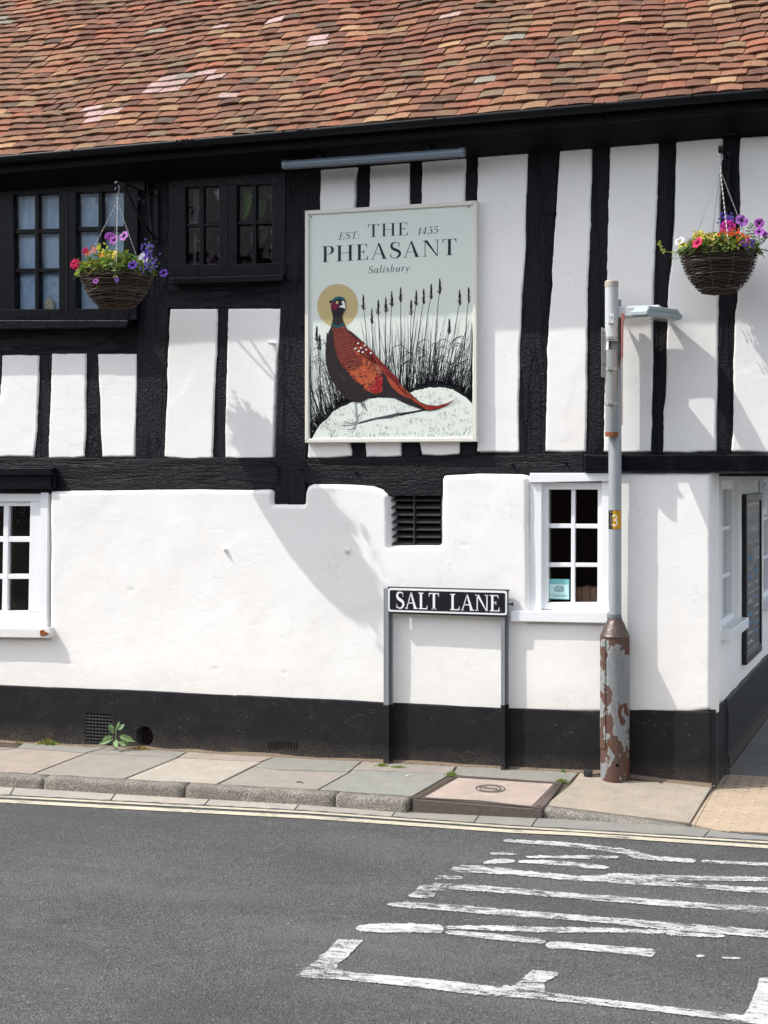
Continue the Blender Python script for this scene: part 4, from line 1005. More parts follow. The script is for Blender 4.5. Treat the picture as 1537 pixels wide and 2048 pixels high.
mt = [(621, 884), (628, 870), (640, 850), (655, 838), (668, 822), (690, 811), (705, 805), (720, 800), (745, 796), (775, 795), (810, 789), (835, 780), (860, 775), (882, 775), (904, 778), (918, 786), (935, 797), (945, 808)]
def my(x): return interp(x, mt)
def blade(x, y, tx, ty, w_, curl=0, k=1):
    mx, my_ = (x + tx) / 2 + curl, (y + ty) / 2
    def cl(p): return (min(max(p[0], IX0), IX1), p[1])
    sgs(gr, [cl((x, y)), cl((mx, my_)), cl((tx, ty))], [w_, w_ * .9, .15], k, BK, 4)
for i in range(760):
    x = r.uniform(IX0, IX1); b0 = my(x) + 3
    top = interp(x, [(620, 665), (650, 690), (700, 640), (740, 640), (800, 630), (880, 625), (945, 650)])
    ty = r.uniform(top, b0 - 25) if r.random() < .7 else r.uniform((top + b0) / 2, b0 - 8)
    ln = r.gauss(0, 15) * (b0 - ty) / 120 + (x - 800) * .22 * (b0 - ty) / 120
    blade(x, b0, x + ln, ty, r.uniform(.45, 1.05), r.gauss(0, 2.5))
for i in range(1000):
    x = r.uniform(IX0, IX1); b0 = my(x) + 2; blade(x, b0, x + r.gauss(0, 8) + (x - 790) * .08, b0 - r.uniform(4, 26) * (1 if x < 700 or x > 830 else .5), r.uniform(.9, 1.8))
heads = [(727, 592), (757, 602), (772, 597), (784, 585), (802, 577), (833, 583), (848, 580), (863, 570), (880, 560), (920, 582), (938, 577), (744, 620), (823, 603), (655, 668), (640, 672), (899, 640), (690, 700), (634, 655)]
for hx, hy in heads:
    bx = hx + r.uniform(-8, 8) + (10 if hx < 760 else -22 if hx > 830 else -5); b0 = my(min(max(bx, IX0), IX1)); ln = min(1, .9)
    sgs(gr, [(min(max(bx, IX0), IX1), b0), ((bx + hx * 2) / 3, hy + 70), (hx, hy + 20)], [1.5, 1.2, .9], 1, BK)
    for t in range(22):
        yy = hy + 26 - t * 1.25; a_ = (-1) ** t * r.uniform(1.5, 6.0) * (1 - t / 26); x1 = min(max(hx + a_, IX0), IX1)
        sgs(gr, [(hx, yy + 2.5), ((hx + x1) / 2, yy), (x1, yy - 3.8)], [1.2, 1.6, .2], 1, BK, 2)
for i in range(46):                                                  # arching leaves
    x = r.uniform(800, 940); y = r.uniform(690, 765); s_ = r.choice((-1, 1)); Lh = r.uniform(18, 42)
    p = [(x, y), (x + s_ * Lh * .5, y - Lh * .45), (x + s_ * Lh, y - Lh * .2)]; p = [(min(max(a, IX0), IX1), b_) for a, b_ in p]
    sgs(gr, p, [.5, 1.3, .2], 1, BK, 4)
for i in range(30):
    x = r.uniform(622, 660); y = r.uniform(690, 800); s_ = r.choice((-1, 1)); Lh = r.uniform(14, 28)
    p = [(x, y), (x + s_ * Lh * .5, y - Lh * .4), (x + s_ * Lh, y - Lh * .1)]; p = [(min(max(a, IX0), IX1), b_) for a, b_ in p]
    sgs(gr, p, [.5, 1.1, .2], 1, BK, 4)
# dark foot of the grass along the mound
for i in range(len(mt) - 1):
    (xa, ya), (xb, yb) = mt[i], mt[i + 1]; n = 6
    for k in range(n):
        x0 = xa + (xb - xa) * k / n; x1 = xa + (xb - xa) * (k + 1) / n; y0 = ya + (yb - ya) * k / n; y1 = ya + (yb - ya) * (k + 1) / n; hh = (6 if x0 < 700 or x0 > 830 else 3)
        sg(gr, [(x0, y0 + 2), (x1, y1 + 2), (x1, y1 - hh * r.uniform(.7, 1.2)), (x0, y0 - hh * r.uniform(.7, 1.2))], 2, BK)
gr.build('grass_print', PRINT, sign, col=True)
mo = MB(); PALE = (.70, .75, .685)
edge = []
for i in range(len(mt) - 1):
    (xa, ya), (xb, yb) = mt[i], mt[i + 1]
    for k in range(8): edge.append((xa + (xb - xa) * k / 8, ya + (yb - ya) * k / 8 + r.uniform(-1, 1)))
edge.append(mt[-1]); 
for (a, b_) in zip(edge, edge[1:]): sg(mo, [(a[0], 884), (b_[0], 884), b_, a], 3, PALE)
for i in range(1500):
    x = r.uniform(624, 943); y0 = my(x) + 4; y = r.uniform(y0, 882)
    den = vn(x * .06, y * .14, 4) + (.15 if y > 840 and x > 780 else 0)
    if den < .42: continue
    g_ = .08 if den > .66 else .22; sgs(mo, [(x, y), (x + r.gauss(0, .6), y - 2), (x + r.gauss(0, 1.5), y - r.uniform(3, 6))], [.55, .4, .1], 4, (g_, g_, g_), 2)
def z3(p): return [(x / 4.958 + 640, y / 4.958 + 740) for x, y in p]
sg(mo, z3([(375, 535), (395, 515), (500, 485), (640, 455), (760, 428), (900, 412), (1020, 390), (1075, 398), (1000, 412), (900, 432), (790, 452), (700, 478), (560, 492), (450, 520), (400, 533)]), 4, lin((70, 75, 76)))
sg(mo, z3([(780, 440), (900, 415), (1020, 390), (1075, 400), (1000, 410), (900, 430), (800, 453)]), 5, BK)
mo.build('mound_print', PRINT, sign, col=True)
# the bird
bd = MB(); DKB = lin((40, 34, 36)); LEG = lin((150, 155, 150))
sg(bd, z3([(343, 320), (366, 320), (378, 470), (384, 500), (358, 505), (352, 400)]), 5, LEG)
for p in ([(375, 505), (320, 530), (270, 518), (243, 505)], [(372, 512), (330, 545), (200, 552)], [(378, 512), (350, 560), (315, 585), (277, 588)], [(372, 480), (385, 455), (404, 446)]):
    sgs(bd, z3(p), [1.8, 1.6, 1.3, .8][:len(p)] if len(p) == 4 else [1.8, 1.5, .8], 5, BK); sgs(bd, z3(p), [1.1, .9, .7, .2][:len(p)] if len(p) == 4 else [1.1, .8, .2], 6, LEG)
sgs(bd, z3([(452, 245), (430, 275), (432, 340), (470, 405)]), [6.5, 6, 5, 1], 6, BK); sgs(bd, z3([(450, 250), (428, 280), (432, 335), (462, 395)]), [4.5, 4, 3, .5], 7, LEG); sgs(bd, z3([(405, 275), (410, 340), (440, 400)]), [2, 2, .5], 7, LEG)
body = z2([(385, 560), (395, 650), (375, 740), (355, 820), (320, 900), (290, 1020), (275, 1120), (265, 1250), (275, 1400), (300, 1500), (330, 1600), (370, 1700), (430, 1800), (500, 1890)]) + \
    [(688, 793), (703, 803), (722, 805), (737, 797), (748, 793), (760, 793), (775, 795), (789, 796), (809, 806), (835, 816), (858, 822), (875, 819), (892, 812), (912, 798), (895, 806), (875, 811.5), (858, 810.5), (840.6, 804), (817.7, 783), (803, 769), (789, 752), (775, 735), (760, 721), (746, 704), (732, 688), (714.6, 673), (703, 663)] + z2([(650, 850), (590, 760), (555, 660), (555, 590)])
def tess(m, pts, k, c):
    from mathutils.geometry import tessellate_polygon
    P3 = [W(a, b_, L(k)) for a, b_ in pts]; tr = tessellate_polygon([[Vector((p.x, p.z, 0)) for p in P3]]); m.add(P3, tr, c)
tess(bd, body, 8, DKB)
head = z2([(385, 575), (365, 500), (360, 430), (380, 392), (335, 390), (332, 356), (385, 345), (430, 295), (500, 278), (570, 295), (600, 340), (617, 440), (607, 505), (585, 540), (556, 595), (470, 620)])
tess(bd, head, 9, lin((30, 26, 34)))
tess(bd, z2([(385, 345), (430, 295), (500, 278), (570, 293), (597, 330), (560, 338), (500, 322), (440, 345), (380, 372)]), 10, lin((18, 92, 104)))
tess(bd, z2([(366, 425), (392, 375), (440, 372), (500, 400), (480, 470), (430, 530), (392, 500)]), 10, lin((112, 22, 58)))
sg(bd, [(620 + (468 + 22 * math.cos(t)) / 8.54, 560 + (383 - 25 * math.sin(t)) / 8.54) for t in [i * .524 for i in range(12)]], 11, lin((226, 206, 150)))
sg(bd, [(620 + (468 + 9 * math.cos(t)) / 8.54, 560 + (383 - 10 * math.sin(t)) / 8.54) for t in [i * .785 for i in range(8)]], 12, BK)
tess(bd, z2([(540, 372), (575, 350), (595, 380), (610, 440), (602, 497), (565, 472), (505, 462), (508, 445), (555, 432), (560, 405)]), 11, lin((226, 230, 222)))
tess(bd, z2([(385, 700), (372, 790), (480, 815), (590, 790), (568, 730), (500, 775), (430, 770)]), 10, lin((24, 78, 84)))
def inpoly(x, y, p):
    c = False; n = len(p)
    for i in range(n):
        (x0, y0), (x1, y1) = p[i], p[(i + 1) % n]
        if (y0 > y) != (y1 > y) and x < (x1 - x0) * (y - y0) / (y1 - y0) + x0: c = not c
    return c
chest = z2([(372, 815), (480, 822), (592, 795), (650, 855), (740, 965), (800, 1060), (740, 1190), (860, 1330), (900, 1440), (640, 1560), (560, 1440), (480, 1330), (440, 1200), (425, 1080), (420, 930)])
tess(bd, chest, 10, lin((164, 66, 50)))
tess(bd, z2([(592, 795), (650, 855), (740, 955), (860, 1030), (985, 1130), (1090, 1240), (1230, 1400), (1380, 1560), (1530, 1700), (1500, 1790), (1330, 1640), (1180, 1560), (1060, 1400), (900, 1260), (750, 1180), (800, 1060), (720, 960)]), 10, lin((112, 34, 34)))
belly = z2([(700, 1150), (760, 1170), (900, 1270), (1060, 1420), (1180, 1600), (1240, 1760), (1235, 1900), (1150, 1960), (1000, 1900), (900, 1800), (740, 1680), (620, 1500), (600, 1380), (640, 1250)])
tess(bd, belly, 9, lin((172, 82, 54)))
tess(bd, z2([(1130, 1580), (1250, 1650), (1240, 1800), (1215, 1900), (1100, 1940), (1020, 1860), (1120, 1760)]), 10, lin((150, 30, 38)))
tail = [(775, 737), (789, 754), (803, 771), (817.7, 785), (840.6, 806), (858, 812), (875, 813), (895, 806.5), (911, 798.5), (892, 811), (875, 817.5), (860, 820), (850, 818), (835, 808), (820, 798), (800, 788), (785, 775), (772, 755)]
tess(bd, tail, 9, lin((156, 68, 46))); tess(bd, [(855, 811), (875, 813), (895, 807), (911, 799), (892, 811), (875, 817.5), (857, 818)], 10, lin((140, 30, 34)))
for i in range(85):                                                  # tail barring
    t = r.random(); x = 775 + t * 80; y = interp(x, [(775, 740), (803, 772), (818, 786), (841, 806), (858, 812)]) + r.uniform(2, 10); y = min(y, interp(x, [(775, 760), (800, 787), (835, 808), (858, 818)]))
    sgs(bd, [(x, y), (x + 2, y + 1.5), (x + r.uniform(3, 6), y + r.uniform(3, 6))], [.3, r.uniform(.7, 1.5), .2], 11, r.choice([DKB, DKB, lin((120, 30, 30))]), 2)
# scallops: rows of dark crescents growing down the breast
row = 0; y = 800 / 8.54
yy = 656.0
while yy < 742:
    sp_ = 2.0 + (yy - 655) * .028; rowh = 2.1 + (yy - 655) * .026; row += 1; x = 662 + (row % 2) * sp_ / 2
    while x < 735:
        ax = x; ay = yy + (x - 690) * .12 * (1 if x > 690 else -.2)
        if inpoly(ax, ay, chest):
            wd = sp_ * .46; sgs(bd, [(ax - wd, ay - wd * .3), (ax, ay + wd * .55), (ax + wd, ay - wd * .3)], [.6, sp_ * .52, .6], 12, DKB if r.random() < .85 else lin((90, 24, 34)), 3)
            if r.random() < .25: sgs(bd, [(ax - wd * .7, ay - wd * .9), (ax, ay - wd * .4), (ax + wd * .7, ay - wd * .9)], [.2, .5, .2], 11, lin((232, 150, 110)), 2)
        x += sp_
    yy += rowh
for i in range(260):
    x = r.uniform(690, 765); y = r.uniform(700, 790)
    if inpoly(x, y, belly):
        s_ = r.uniform(1.4, 2.6); sgs(bd, [(x - s_, y - s_ * .4), (x, y + s_ * .3), (x + s_, y - s_ * .8)], [.3, r.uniform(1.0, 2.0), .3], 11, r.choice([DKB, DKB, DKB, lin((150, 36, 36)), lin((214, 130, 70))]), 2)
for i in range(80):                                                  # frayed edge between breast and dark belly
    t = r.random(); k = chest[9:]; q = [(z2([(420, 930)])[0]), z2([(440, 1200)])[0], z2([(560, 1440)])[0], z2([(740, 1680)])[0], z2([(1000, 1900)])[0]]
    s_ = t * 4; j = min(3, int(s_)); a, b_ = q[j], q[j + 1]; x = a[0] + (b_[0] - a[0]) * (s_ - j); y = a[1] + (b_[1] - a[1]) * (s_ - j)
    sgs(bd, [(x + 2, y - 1.5), (x, y), (x - r.uniform(1, 4), y + r.uniform(0, 3))], [1.2, .8, .1], 11, r.choice([DKB, lin((150, 60, 44)), lin((190, 90, 54))]), 2)
for i in range(16):                                                  # wing quills
    t = i / 15; a = (726 + t * 10, 692 + t * -2 + i * 1.2); b_ = (760 + t * 8, 752 - t * 18 + i * .6)
    sgs(bd, [a, ((a[0] + b_[0]) / 2 + 1.5, (a[1] + b_[1]) / 2 - 1), b_], [.4, .9, .3], 12, r.choice([lin((210, 90, 60)), lin((60, 22, 26)), lin((200, 150, 120)), lin((150, 46, 40))]), 4)
for i in range(170):
    t = r.random(); x = 705 + t * 62 + r.uniform(-9, 8); y = 672 + t * 72 + r.uniform(-4, 14)
    if inpoly(x, y, body): sgs(bd, [(x, y), (x + 2.2, y + 2.8), (x + r.uniform(3.5, 7), y + r.uniform(5, 9))], [.2, r.uniform(.5, 1.1), .15], 11, r.choice([DKB, DKB, lin((150, 50, 40)), lin((200, 110, 74)), lin((84, 26, 30))]), 2)
for p in z2([(825, 1083), (778, 1170), (875, 1160), (838, 1213), (905, 1232), (962, 1192), (1043, 1247), (940, 1118)]):
    sg(bd, [(p[0] + 2.2 * math.cos(t) - .4 * math.sin(t), p[1] + 1.8 * math.sin(t)) for t in [i * .785 for i in range(8)]], 12, lin((224, 222, 214)))
    sgs(bd, [(p[0] - 2.6, p[1] + 1.2), (p[0], p[1] + 2.6), (p[0] + 2.8, p[1] + 1)], [.3, .8, .3], 12, BK, 2)
sgs(bd, z2([(480, 1590), (560, 1650), (620, 1730)]), [.6, 1.2, .4], 11, lin((110, 60, 50)))
bd.build('pheasant_print', PRINT, sign, col=True)
for k, (px, py) in enumerate(((623, 434), (938, 414))):
    p = W(px, py, YS); m = MB(); m.tube([(p.x, YS - .003, p.z), (p.x, YS + .01, p.z)], .0042, 10); m.build('screw', GRM, sign)

# =================================================================== SIGN LIGHT (trough)
yl = -.20
a = W(567, 329, yl); b_ = W(930, 305, yl); zc = (a.z + b_.z) / 2
tr = empty('sign_light', (a.x, yl, zc), 'long dark grey tube light on two arms above the pub sign', 'sign light')
DG = plain('dark_grey_powder_coat', (.19, .235, .29), .38, .5, .1, .1, 30)
m = MB(); m.tube([(a.x + .012, yl, zc), (b_.x - .012, yl, zc)], .0235, 20); m.build('tube', DG, tr, auto=True)
for x0, x1 in ((a.x, a.x + .03), (b_.x - .03, b_.x)):
    m = MB(); m.tube([(x0, yl, zc), (x1, yl, zc)], .019 if 0 else .0265, 20); m.build('end_cap', DG, tr, auto=True)
m = MB(); m.tube([(a.x + .04, yl, zc - .0235), (b_.x - .04, yl, zc - .0235)], .006, 6); m.build('diffuser', plain('grey_diffuser', (.10, .10, .11), .3), tr)
for px in (640, 857):
    p = W(px, 300, yl); m = MB(); m.box(p.x - .012, p.x + .012, yl - .01, -.015, zc + .03, zc + .038); m.box(p.x - .004, p.x + .004, yl - .014, yl - .008, zc + .0, zc + .05)
    m.tube([(p.x - .04, yl, zc + .022), (p.x, yl - .01, zc + .04)], .0025, 5); m.build('arm', GB, tr)
m = MB(); m.tube([W(648, 331, yl), W(652, 337, yl), W(660, 337, yl), W(663, 330, yl)], .0022, 6); m.build('cable_loop', GUT, tr)

# =================================================================== STREET NAME SIGN
yn = -.115
na = W(777, 1230, yn); nb = W(1014, 1230, yn); zt_ = (W(775, 1175, yn).z + W(1014, 1183, yn).z) / 2; zb_ = (W(777, 1223.5, yn).z + W(1014, 1230, yn).z) / 2
ns = empty('street_name_sign', (na.x, yn + .03, wallz(na.x)), 'black and white SALT LANE street name sign on two grey posts', 'street sign')
NWH = plain('white_sign_face', (.80, .81, .82), .35, .4, 0, .03, 40); NBK = plain('black_sign_face', (.010, .011, .016), .3, .5, 0, .2, 40)
def rrect(x0, x1, z0, z1, r_, y, n=5):
    p = []
    for cx, cz, a0 in ((x1 - r_, z1 - r_, 0), (x0 + r_, z1 - r_, 90), (x0 + r_, z0 + r_, 180), (x1 - r_, z0 + r_, 270)):
        for k in range(n + 1): t = R(a0 + 90 * k / n); p.append(Vector((cx + r_ * math.cos(t), y, cz + r_ * math.sin(t))))
    return p
m = MB(); m.ext(rrect(na.x, nb.x, zb_, zt_, .012, yn), Vector((0, .008, 0))); m.build('plate', NWH, ns)
m = MB(); m.ext(rrect(na.x + .009, nb.x - .009, zb_ + .011, zt_ - .011, .008, yn - .001), Vector((0, .001, 0))); m.build('black_field', NBK, ns)
m = MB(); text(m, 'SALT', (792, 1216.5), (879, 1219.5), 33, yn - .0018, .175, .06, (1, 1, 1), 0, .06); text(m, 'LANE', (900, 1220), (1000, 1223), 32.5, yn - .0018, .165, .06, (1, 1, 1), 0, .05); m.build('lettering', NWH, ns)
m = MB(); m.box(na.x - .008, nb.x + .004, yn + .009, yn + .045, zt_ - .004, zt_ + .006); m.box(na.x + .01, nb.x - .01, yn + .009, yn + .02, zb_ - .012, zb_ + .03); m.build('backing_rail', plain('dark_steel', (.035, .035, .035), .5, .4), ns, bevel=.001)
for px0, px1 in ((769.5, 784), (1004, 1016)):
    x0 = W(px0, 1300, yn + .03).x; x1 = W(px1, 1300, yn + .03).x; z0 = wallz(x0) - .05; zp = W(px0, 1411, yn).z
    m = MB(); m.box(x0, x0 + .007, yn + .012, yn + .052, zp, zt_ - .004); m.box(x0 + .007, x1, yn + .044, yn + .052, zp, zt_ - .004); m.box(x0 + .007, x1 - .012, yn + .012, yn + .018, zp, zt_ - .004); po = m.build('post', GALV, ns, bevel=.0015)
    m = MB(); m.box(x0 - .0008, x0 + .0078, yn + .0112, yn + .0528, z0, zp); m.box(x0 + .0078, x1 + .0008, yn + .0432, yn + .0528, z0, zp); m.box(x0 + .0078, x1 - .011, yn + .0112, yn + .0188, z0, zp); m.build('painted_foot', NBK if 0 else PLI, po)
for px, py in ((855, 1181), (867, 1217), (926, 1219), (930, 1184), (1001, 1221)):
    p = W(px, py, yn); m = MB(); m.tube([(p.x, yn - .003, p.z), (p.x, yn, p.z)], .0035, 8); m.build('bolt', GALV, ns)
m = MB(); p = W(1021, 1208, -.08); m.tube([(nb.x + .002, yn + .03, p.z), (nb.x + .03, yn + .03, p.z)], .005, 8); m.tube([(nb.x + .02, yn + .03, p.z), (nb.x + .028, yn + .03, p.z)], .011, 6); m.build('clamp_bolt', GRM, ns)

# =================================================================== LAMP POST
YP_ = -.115
pc = W(1230.5, 1400, YP_); px_ = pc.x
gz = wallz(px_) - .004
def zat(py, y=YP_): return W(1230, py, y).z
lp = empty('lamp_post', (px_, YP_, gz), 'old grey lamp post with rusty flaking base standing against the pub wall', 'lamp post')
POST = mat_galv('weathered_grey_paint', (.26, .285, .30), (.40, .425, .44), .5, .15)
rb = .0775; zs = zat(1272); zc_ = zat(1240)
m = MB(); prof = [(rb * 1.0, -.03)] + [(rb, zs * t) for t in (.1, .3, .5, .7, .9)] + [(rb, zs - gz)]
m.lathe((px_, YP_, gz), prof, 48); sh = m.build('base_shroud', RUST, lp, auto=True)
cone = MB(); cone.lathe((px_, YP_, 0), [(rb + .002, zs - .004), (rb + .003, zs), (rb - .004, zs + .012), (.048, zc_ - .012), (.040, zc_ - .002), (.037, zc_ + .012)], 40)
CONEM = plain('brown_rusty_iron', (.075, .05, .042), .35, .5, .2, .4, 55, .004); cone.build('base_cone', CONEM, lp, auto=True)
dm = MB()   # service door edge
x0 = px_ - rb * .52
for zz0, zz1 in ((zat(1495), zs - .01),):
    v = []; f = []; th0 = R(208); th1 = R(243); n = 6
    for k in range(n + 1):
        t = th0 + (th1 - th0) * k / n
        for z_ in (zz0, zz1): v.append((px_ + (rb + .006) * math.cos(t), YP_ + (rb + .006) * math.sin(t), z_))
    nn_ = len(v)
    for k in range(n + 1):
        t = th0 + (th1 - th0) * k / n
        for z_ in (zz0, zz1): v.append((px_ + (rb - .002) * math.cos(t), YP_ + (rb - .002) * math.sin(t), z_))
    for k in range(n): a = 2 * k; f += [(a, a + 2, a + 3, a + 1), (a + 1, a + 3, nn_ + a + 3, nn_ + a + 1), (a, nn_ + a, nn_ + a + 2, a + 2)]
    f += [(0, 1, nn_ + 1, nn_), (2 * n, nn_ + 2 * n, nn_ + 2 * n + 1, 2 * n + 1)]
    dm.add(v, f)
dm.build('service_door', RUST, lp, bevel=.002)
m = MB(); m.tube([(px_ + .028, YP_ - rb + .008, gz + .075), (px_ + .028, YP_ - rb - .001, gz + .075)], .0085, 10); m.build('bolt_hole', DARK, lp)
rt = .0345
m = MB(); m.lathe((px_, YP_, 0), [(rt, zc_ - .03), (rt, zat(870)), (rt * .98, zat(640)), (rt * .98, zat(600))], 32); tb = m.build('pole', POST, lp, auto=True)
m = MB(); m.lathe((px_, YP_, 0), [(rt + .0008, zc_ - .01), (rt + .0008, zat(1228))], 32); m.build('painted_band', plain('dark_grey_paint', (.13, .155, .175), .45), tb, auto=True)
# sleeve carrying the lamp, strapped to the left of the pole
xs_ = W(1224, 700, YP_ - .05).x; ys_ = YP_ - .052
SL = mat_galv('pale_grey_paint', (.42, .45, .46), (.56, .58, .58), .45, .0)
m = MB(); m.lathe((xs_, ys_, 0), [(.034, zat(868, ys_)), (.034, zat(700, ys_))], 32); m.build('lower_sleeve', mat_galv('stained_grey', (.17, .185, .185), (.34, .36, .35), .5, .1), lp, auto=True)
m = MB(); m.lathe((xs_, ys_, 0), [(.0352, zat(682, ys_)), (.0352, zat(574, ys_))], 32); m.build('upper_sleeve', SL, lp, auto=True)
m = MB(); m.lathe((xs_, ys_, 0), [(.0365, zat(574, ys_)), (.037, zat(572, ys_)), (.0365, zat(563, ys_)), (.03, zat(560.5, ys_))], 32); m.build('cap', plain('beige_plastic_cap', (.42, .38, .32), .5), lp, auto=True)
m = MB(); m.lathe((xs_, ys_, 0), [(.0358, zat(873, ys_)), (.0362, zat(868, ys_)), (.0355, zat(864, ys_))], 32); m.build('rusty_rim', plain('rust', (.22, .085, .035), .8, .2, 0, .4, 80), lp, auto=True)
BAND = plain('steel_strap', (.34, .35, .35), .35, .5, .4, .2, 60)
for py in (677, 738, 807):
    z = zat(py, ys_); m = MB(); m.lathe((xs_, ys_, 0), [(.0372, z - .009), (.0372, z + .009)], 32); m.box(xs_ - .012, xs_ + .012, ys_ - .048, ys_ - .034, z - .006, z + .008); m.build('strap', BAND, lp)
p = W(1223.5, 638, ys_ - .036); m = MB(); m.box(p.x - .017, p.x + .017, ys_ - .048, ys_ - .030, p.z - .025, p.z + .025); m.tube([(p.x, ys_ - .054, p.z + .013), (p.x, ys_ - .046, p.z + .013)], .006, 6); m.build('junction_box', SL, lp, bevel=.003)
# edge-on backs of the signs strapped to the post
m = MB(); q0 = W(1207, 700, ys_); m.box(q0.x - .004, q0.x + .001, ys_ - .03, ys_ + .06, zat(755), zat(657)); sbk = m.build('side_plate', BAND, lp, bevel=.001)
for py in (667, 729):
    z = zat(py); m = MB(); m.box(q0.x + .001, q0.x + .016, ys_ - .02, ys_ - .006, z - .007, z + .007); m.build('channel_clip', BAND, lp, bevel=.001)
# triangular plate, seen edge-on
e0 = W(1243.5, 700, YP_ - .02); dirv = (FW + RT * ((1243.5 - CX) / FPX)); dirv.z = 0; dirv.normalize()
T0 = Vector((e0.x, YP_ - .02, 0)); zt1 = zat(640); zb1 = zat(852)
def tri(off, hw, z1, z0):
    a = T0 - dirv * (hw + .02) + Vector((off, 0, z1)); b2 = T0 + dirv * .10 + Vector((off, 0, z1)); c2 = T0 - dirv * (hw * .42) + Vector((off, 0, z0)); return [a, b2, c2]
m = MB(); m.ext(tri(0, .33, zt1, zb1), Vector((.006, .002, 0))); tp = m.build('triangle_plate', plain('pink_grey_sign_back', (.50, .42, .38), .5), lp, bevel=.001); tp['label'] = 'triangular red edged sign plate seen edge-on'
m = MB(); aa = T0 - dirv * .345
m.ext([aa + Vector((-.002, -.004, zt1 + .004)), aa + Vector((.016, -.004, zt1 - .008)), aa + Vector((.019, -.004, zt1 - .03)), aa + Vector((.010, -.004, zt1 - .05)), aa + Vector((.008, -.004, zat(722))), aa + Vector((.002, -.004, zat(735))), aa + Vector((-.002, -.004, zat(718)))], Vector((0, .008, 0)))
m.build('folded_rim', plain('faded_red_paint', (.30, .10, .085), .5), lp, bevel=.001)
# arm and lantern
arm = MB(); za = zat(614.5); zb2 = zat(637.5)
arm.box(px_ + .02, px_ + .25, YP_ - .055, YP_ + .02, zb2, za)
LAMPG = plain('grey_lantern_housing', (.34, .40, .41), .4, .4, 0, .06, 20)
arm.build('lamp_arm', SL, lp, bevel=.01)
A = W(1261, 627, -.36); B = W(1295, 630, -.38); Cc = W(1366, 641, -.10); D = W(1334, 649, -.03)
zl = B.z; foot = [Vector((p.x, p.y, zl)) for p in (A, B, Cc, D)]; ce = sum(foot, Vector()) / 4
lh = MB(); up1 = Vector((0, 0, .026)); lh.ext(foot, up1)
rim = lh.build('lantern', LAMPG, lp, bevel=.006)
m = MB(); lo1 = [ce + (p - ce) * .94 + Vector((0, 0, .026)) for p in foot]; hi1 = [ce + (p - ce) * .80 + Vector((0, 0, .052)) for p in foot]
m.add(lo1 + hi1, [(0, 1, 5, 4), (1, 2, 6, 5), (2, 3, 7, 6), (3, 0, 4, 7), (4, 5, 6, 7), (3, 2, 1, 0)]); m.build('lantern_lid', LAMPG, rim, bevel=.006)
m = MB(); m.ext([ce + (p - ce) * .88 + Vector((0, 0, -.0)) for p in foot], Vector((0, 0, -.007))); m.build('lamp_glass', plain('prismatic_plastic', (.40, .41, .41), .15, .5), rim)
# numbered sticker wrapped round the pole
def cyl(m, u0, u1, v0, v1, rr_, c, n=6, dz=0):
    vv = []; f = []
    for k in range(n + 1):
        u = u0 + (u1 - u0) * k / n; t = R(-90) - TH * -0 + u / rr_
        for z_ in (v0, v1): vv.append((px_ + rr_ * math.cos(t), YP_ + rr_ * math.sin(t), z_))
    for k in range(n): f.append((2 * k, 2 * k + 2, 2 * k + 3, 2 * k + 1))
    m.add(vv, f, c)
s0, s1 = zat(1058), zat(1020.5); facing = math.atan2(CAM.y - YP_, CAM.x - px_) + math.pi / 2
m = MB(); off = facing * (rt + .001)
cyl(m, -.05 + off, .046 + off, s0, s1, rt + .0006, lin((20, 18, 14)), 16); 
rr = random.Random(8)
cyl(m, -.012 + off, .045 + off, s0 + .002, s1 - .002, rt + .001, lin((205, 150, 30)), 12)
for i in range(70): u = rr.uniform(-.03, .043) + off; v_ = rr.uniform(s0, s1 - .004); cyl(m, u, u + rr.uniform(.001, .004), v_, v_ + rr.uniform(.001, .006), rt + .0014, lin(rr.choice([(30, 26, 14), (120, 84, 20), (70, 52, 18), (215, 165, 50)])), 1)
for i in range(25): u = rr.uniform(-.03, -.012) + off; v_ = rr.uniform(s0, s1 - .004); cyl(m, u, u + .003, v_, v_ + .002, rt + .0014, lin((200, 195, 180)), 1)
for qd_ in stroke([(.07, .86), (.25, 1.0), (.46, .90), (.48, .68), (.28, .54), (.28, .52), (.52, .42), (.54, .14), (.30, -.02), (.05, .12)], .17, True, 4):
    vv = []
    for gx, gy in qd_:
        u = off - .016 + gx * .05; t = R(-90) + u / (rt + .0018); vv.append((px_ + (rt + .0018) * math.cos(t), YP_ + (rt + .0018) * math.sin(t), s0 + .020 + gy * .055))
    m.add(vv, [(0, 1, 2, 3)], lin((235, 225, 190)))
m.build('number_sticker', PRINT, tb, col=True)
